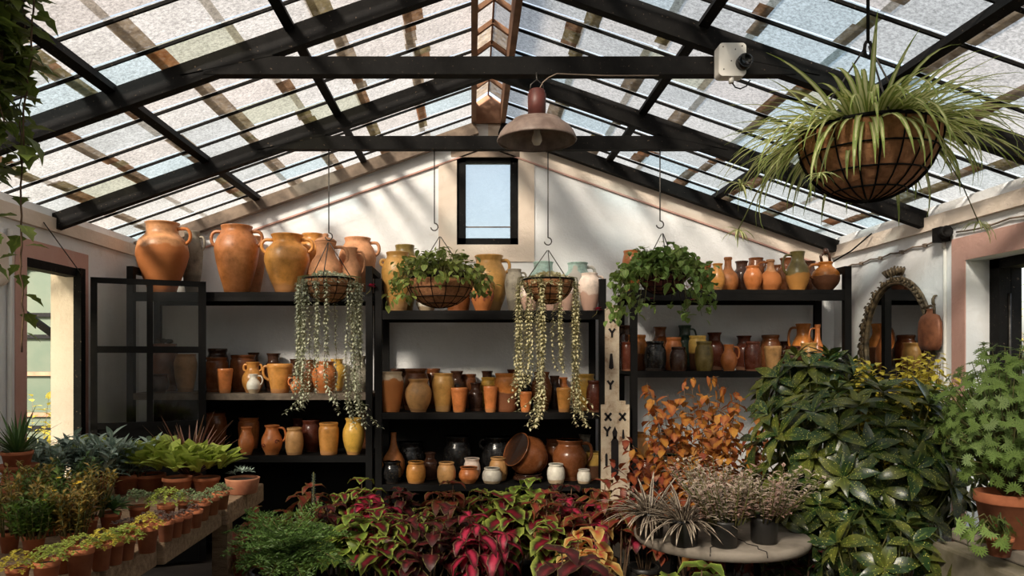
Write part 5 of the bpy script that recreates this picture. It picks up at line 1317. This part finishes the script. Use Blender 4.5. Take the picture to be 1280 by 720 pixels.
# stone trough, cut-leaved pelargonium
tr = thing('stone_trough', 'weathered mossy stone block with a pale slab top at the bottom right corner', 'trough', (2.22, 2.85, 0))
b = MB(); b.box((-.29, -.22, 0), (.45, .28, .83)); o = b.build('block', M_trough, tr); bv = o.modifiers.new('bevel', 'BEVEL'); bv.width = .015; bv.segments = 2
b = MB(); b.box((-.2, -.235, .832), (.47, .29, .885)); o = b.build('slab', M_stone, tr); bv = o.modifiers.new('bevel', 'BEVEL'); bv.width = .01; bv.segments = 2
q = P(1258, 650, 2.82)
plant('cut_leaf_pelargonium', 'terracotta pot of light green cut leaved pelargonium at the right edge', 'potted plant', (2.05, 2.84, .887), [('pot', potmesh(.115, .2, M_terr))] + g_divided(161, LM['pelar'], (0.02, 0, .43), .26, .24, .35, 520, .030, (0, 0, .17)))
plant('small_pelargonium', 'small cut leaved pelargonium trailing at the front of the stone block', 'potted plant', (1.90, 2.68, .887 if False else .887), [('pot', potmesh(.045, .07, M_terr))] + g_divided(162, LM['pelar'], (-.04, -.02, .08), .13, .06, .07, 24, .035, (0, 0, .06), 6))
q = P(1268, 420, 3.6)
plant('tall_fern', 'tall feathery green fern in front of the right doorway', 'fern', (2.55, 3.55, .001), [('pot', potmesh(.15, .3, M_terr))] + g_fern(163, LM['pelar'], 44, (.25, .48), (.6, 1.5), .9, 14, .1, 6, 1.15, .009) + [('stem', MB().tube([(0, 0, .25), (0, 0, 1.14)], .012, 6).mesh('stem', M_stem))])
# ------------------------------------------------------------------ garden outside
def outshrub(x, y, mat, h, w, lab, seed, base=-.12):
    return plant('garden_shrub', lab, 'shrub', (x, y, base), g_stems(seed, mat, 60, h, w, 22, .12, .06, 'oval', .35, M_bstem, .5, 3, .3, .12))
outshrub(-4.25, 7.2, LM['yellow'], 1.35, .5, 'yellow green shrub outside the left doorway', 171)
outshrub(-3.7, 6.1, LM['green'], .8, .15, 'low green shrub just outside the left doorway', 172)
outshrub(5.3, 6.6, LM['green'], 2.3, .7, 'green shrub outside the right doorway', 173)
outshrub(7.4, 9.0, LM['yellow'], 2.4, .8, 'yellow tinted shrub further outside the right doorway', 174)
outshrub(4.3, 5.2, LM['orange'], 1.5, .22, 'orange shrub outside the right doorway', 175)
# ================================================================== light, world, camera
sun = bpy.data.lights.new('sun', 'SUN'); sun.energy = 15.0; sun.angle = math.radians(9.0); sun.color = (1.0, .90, .78)
so = bpy.data.objects.new('sun', sun); COL.objects.link(so)
so.rotation_euler = V((.6, 1.0, -.75)).to_track_quat('-Z', 'Y').to_euler(); so.location = (-6, -6, 8)
wd = bpy.data.worlds.new('sky'); sc.world = wd; wd.use_nodes = True; nt = wd.node_tree; nt.nodes.clear()
sky = nt.nodes.new('ShaderNodeTexSky'); sky.sky_type = 'NISHITA'; sky.sun_disc = False; sky.sun_elevation = math.radians(33); sky.sun_rotation = math.radians(211); sky.dust_density = 3.0; sky.air_density = 1.2
hs = nt.nodes.new('ShaderNodeHueSaturation'); hs.inputs['Saturation'].default_value = .55
bg = nt.nodes.new('ShaderNodeBackground'); bg.inputs['Strength'].default_value = .28; ow = nt.nodes.new('ShaderNodeOutputWorld')
nt.links.new(sky.outputs[0], hs.inputs['Color']); nt.links.new(hs.outputs[0], bg.inputs[0]); nt.links.new(bg.outputs[0], ow.inputs[0])
cd = bpy.data.cameras.new('camera'); cd.sensor_width = 36; cd.lens = F/1280*36; cd.shift_x = (640-VX)/1280; cd.shift_y = (VY-360)/1280; cd.clip_start = .05; cd.clip_end = 200
co = bpy.data.objects.new('camera', cd); COL.objects.link(co); co.location = (0, 0, EYE); co.rotation_euler = (PI/2, 0, 0); sc.camera = co
vs = sc.view_settings; vs.view_transform = 'Standard'; vs.look = 'None'; vs.gamma = 1; vs.exposure = .22; vs.use_curve_mapping = False
sc.cycles.max_bounces = 8; sc.cycles.diffuse_bounces = 4; sc.cycles.transmission_bounces = 6; sc.cycles.transparent_max_bounces = 16; sc.cycles.use_denoising = True; sc.cycles.sample_clamp_indirect = 8
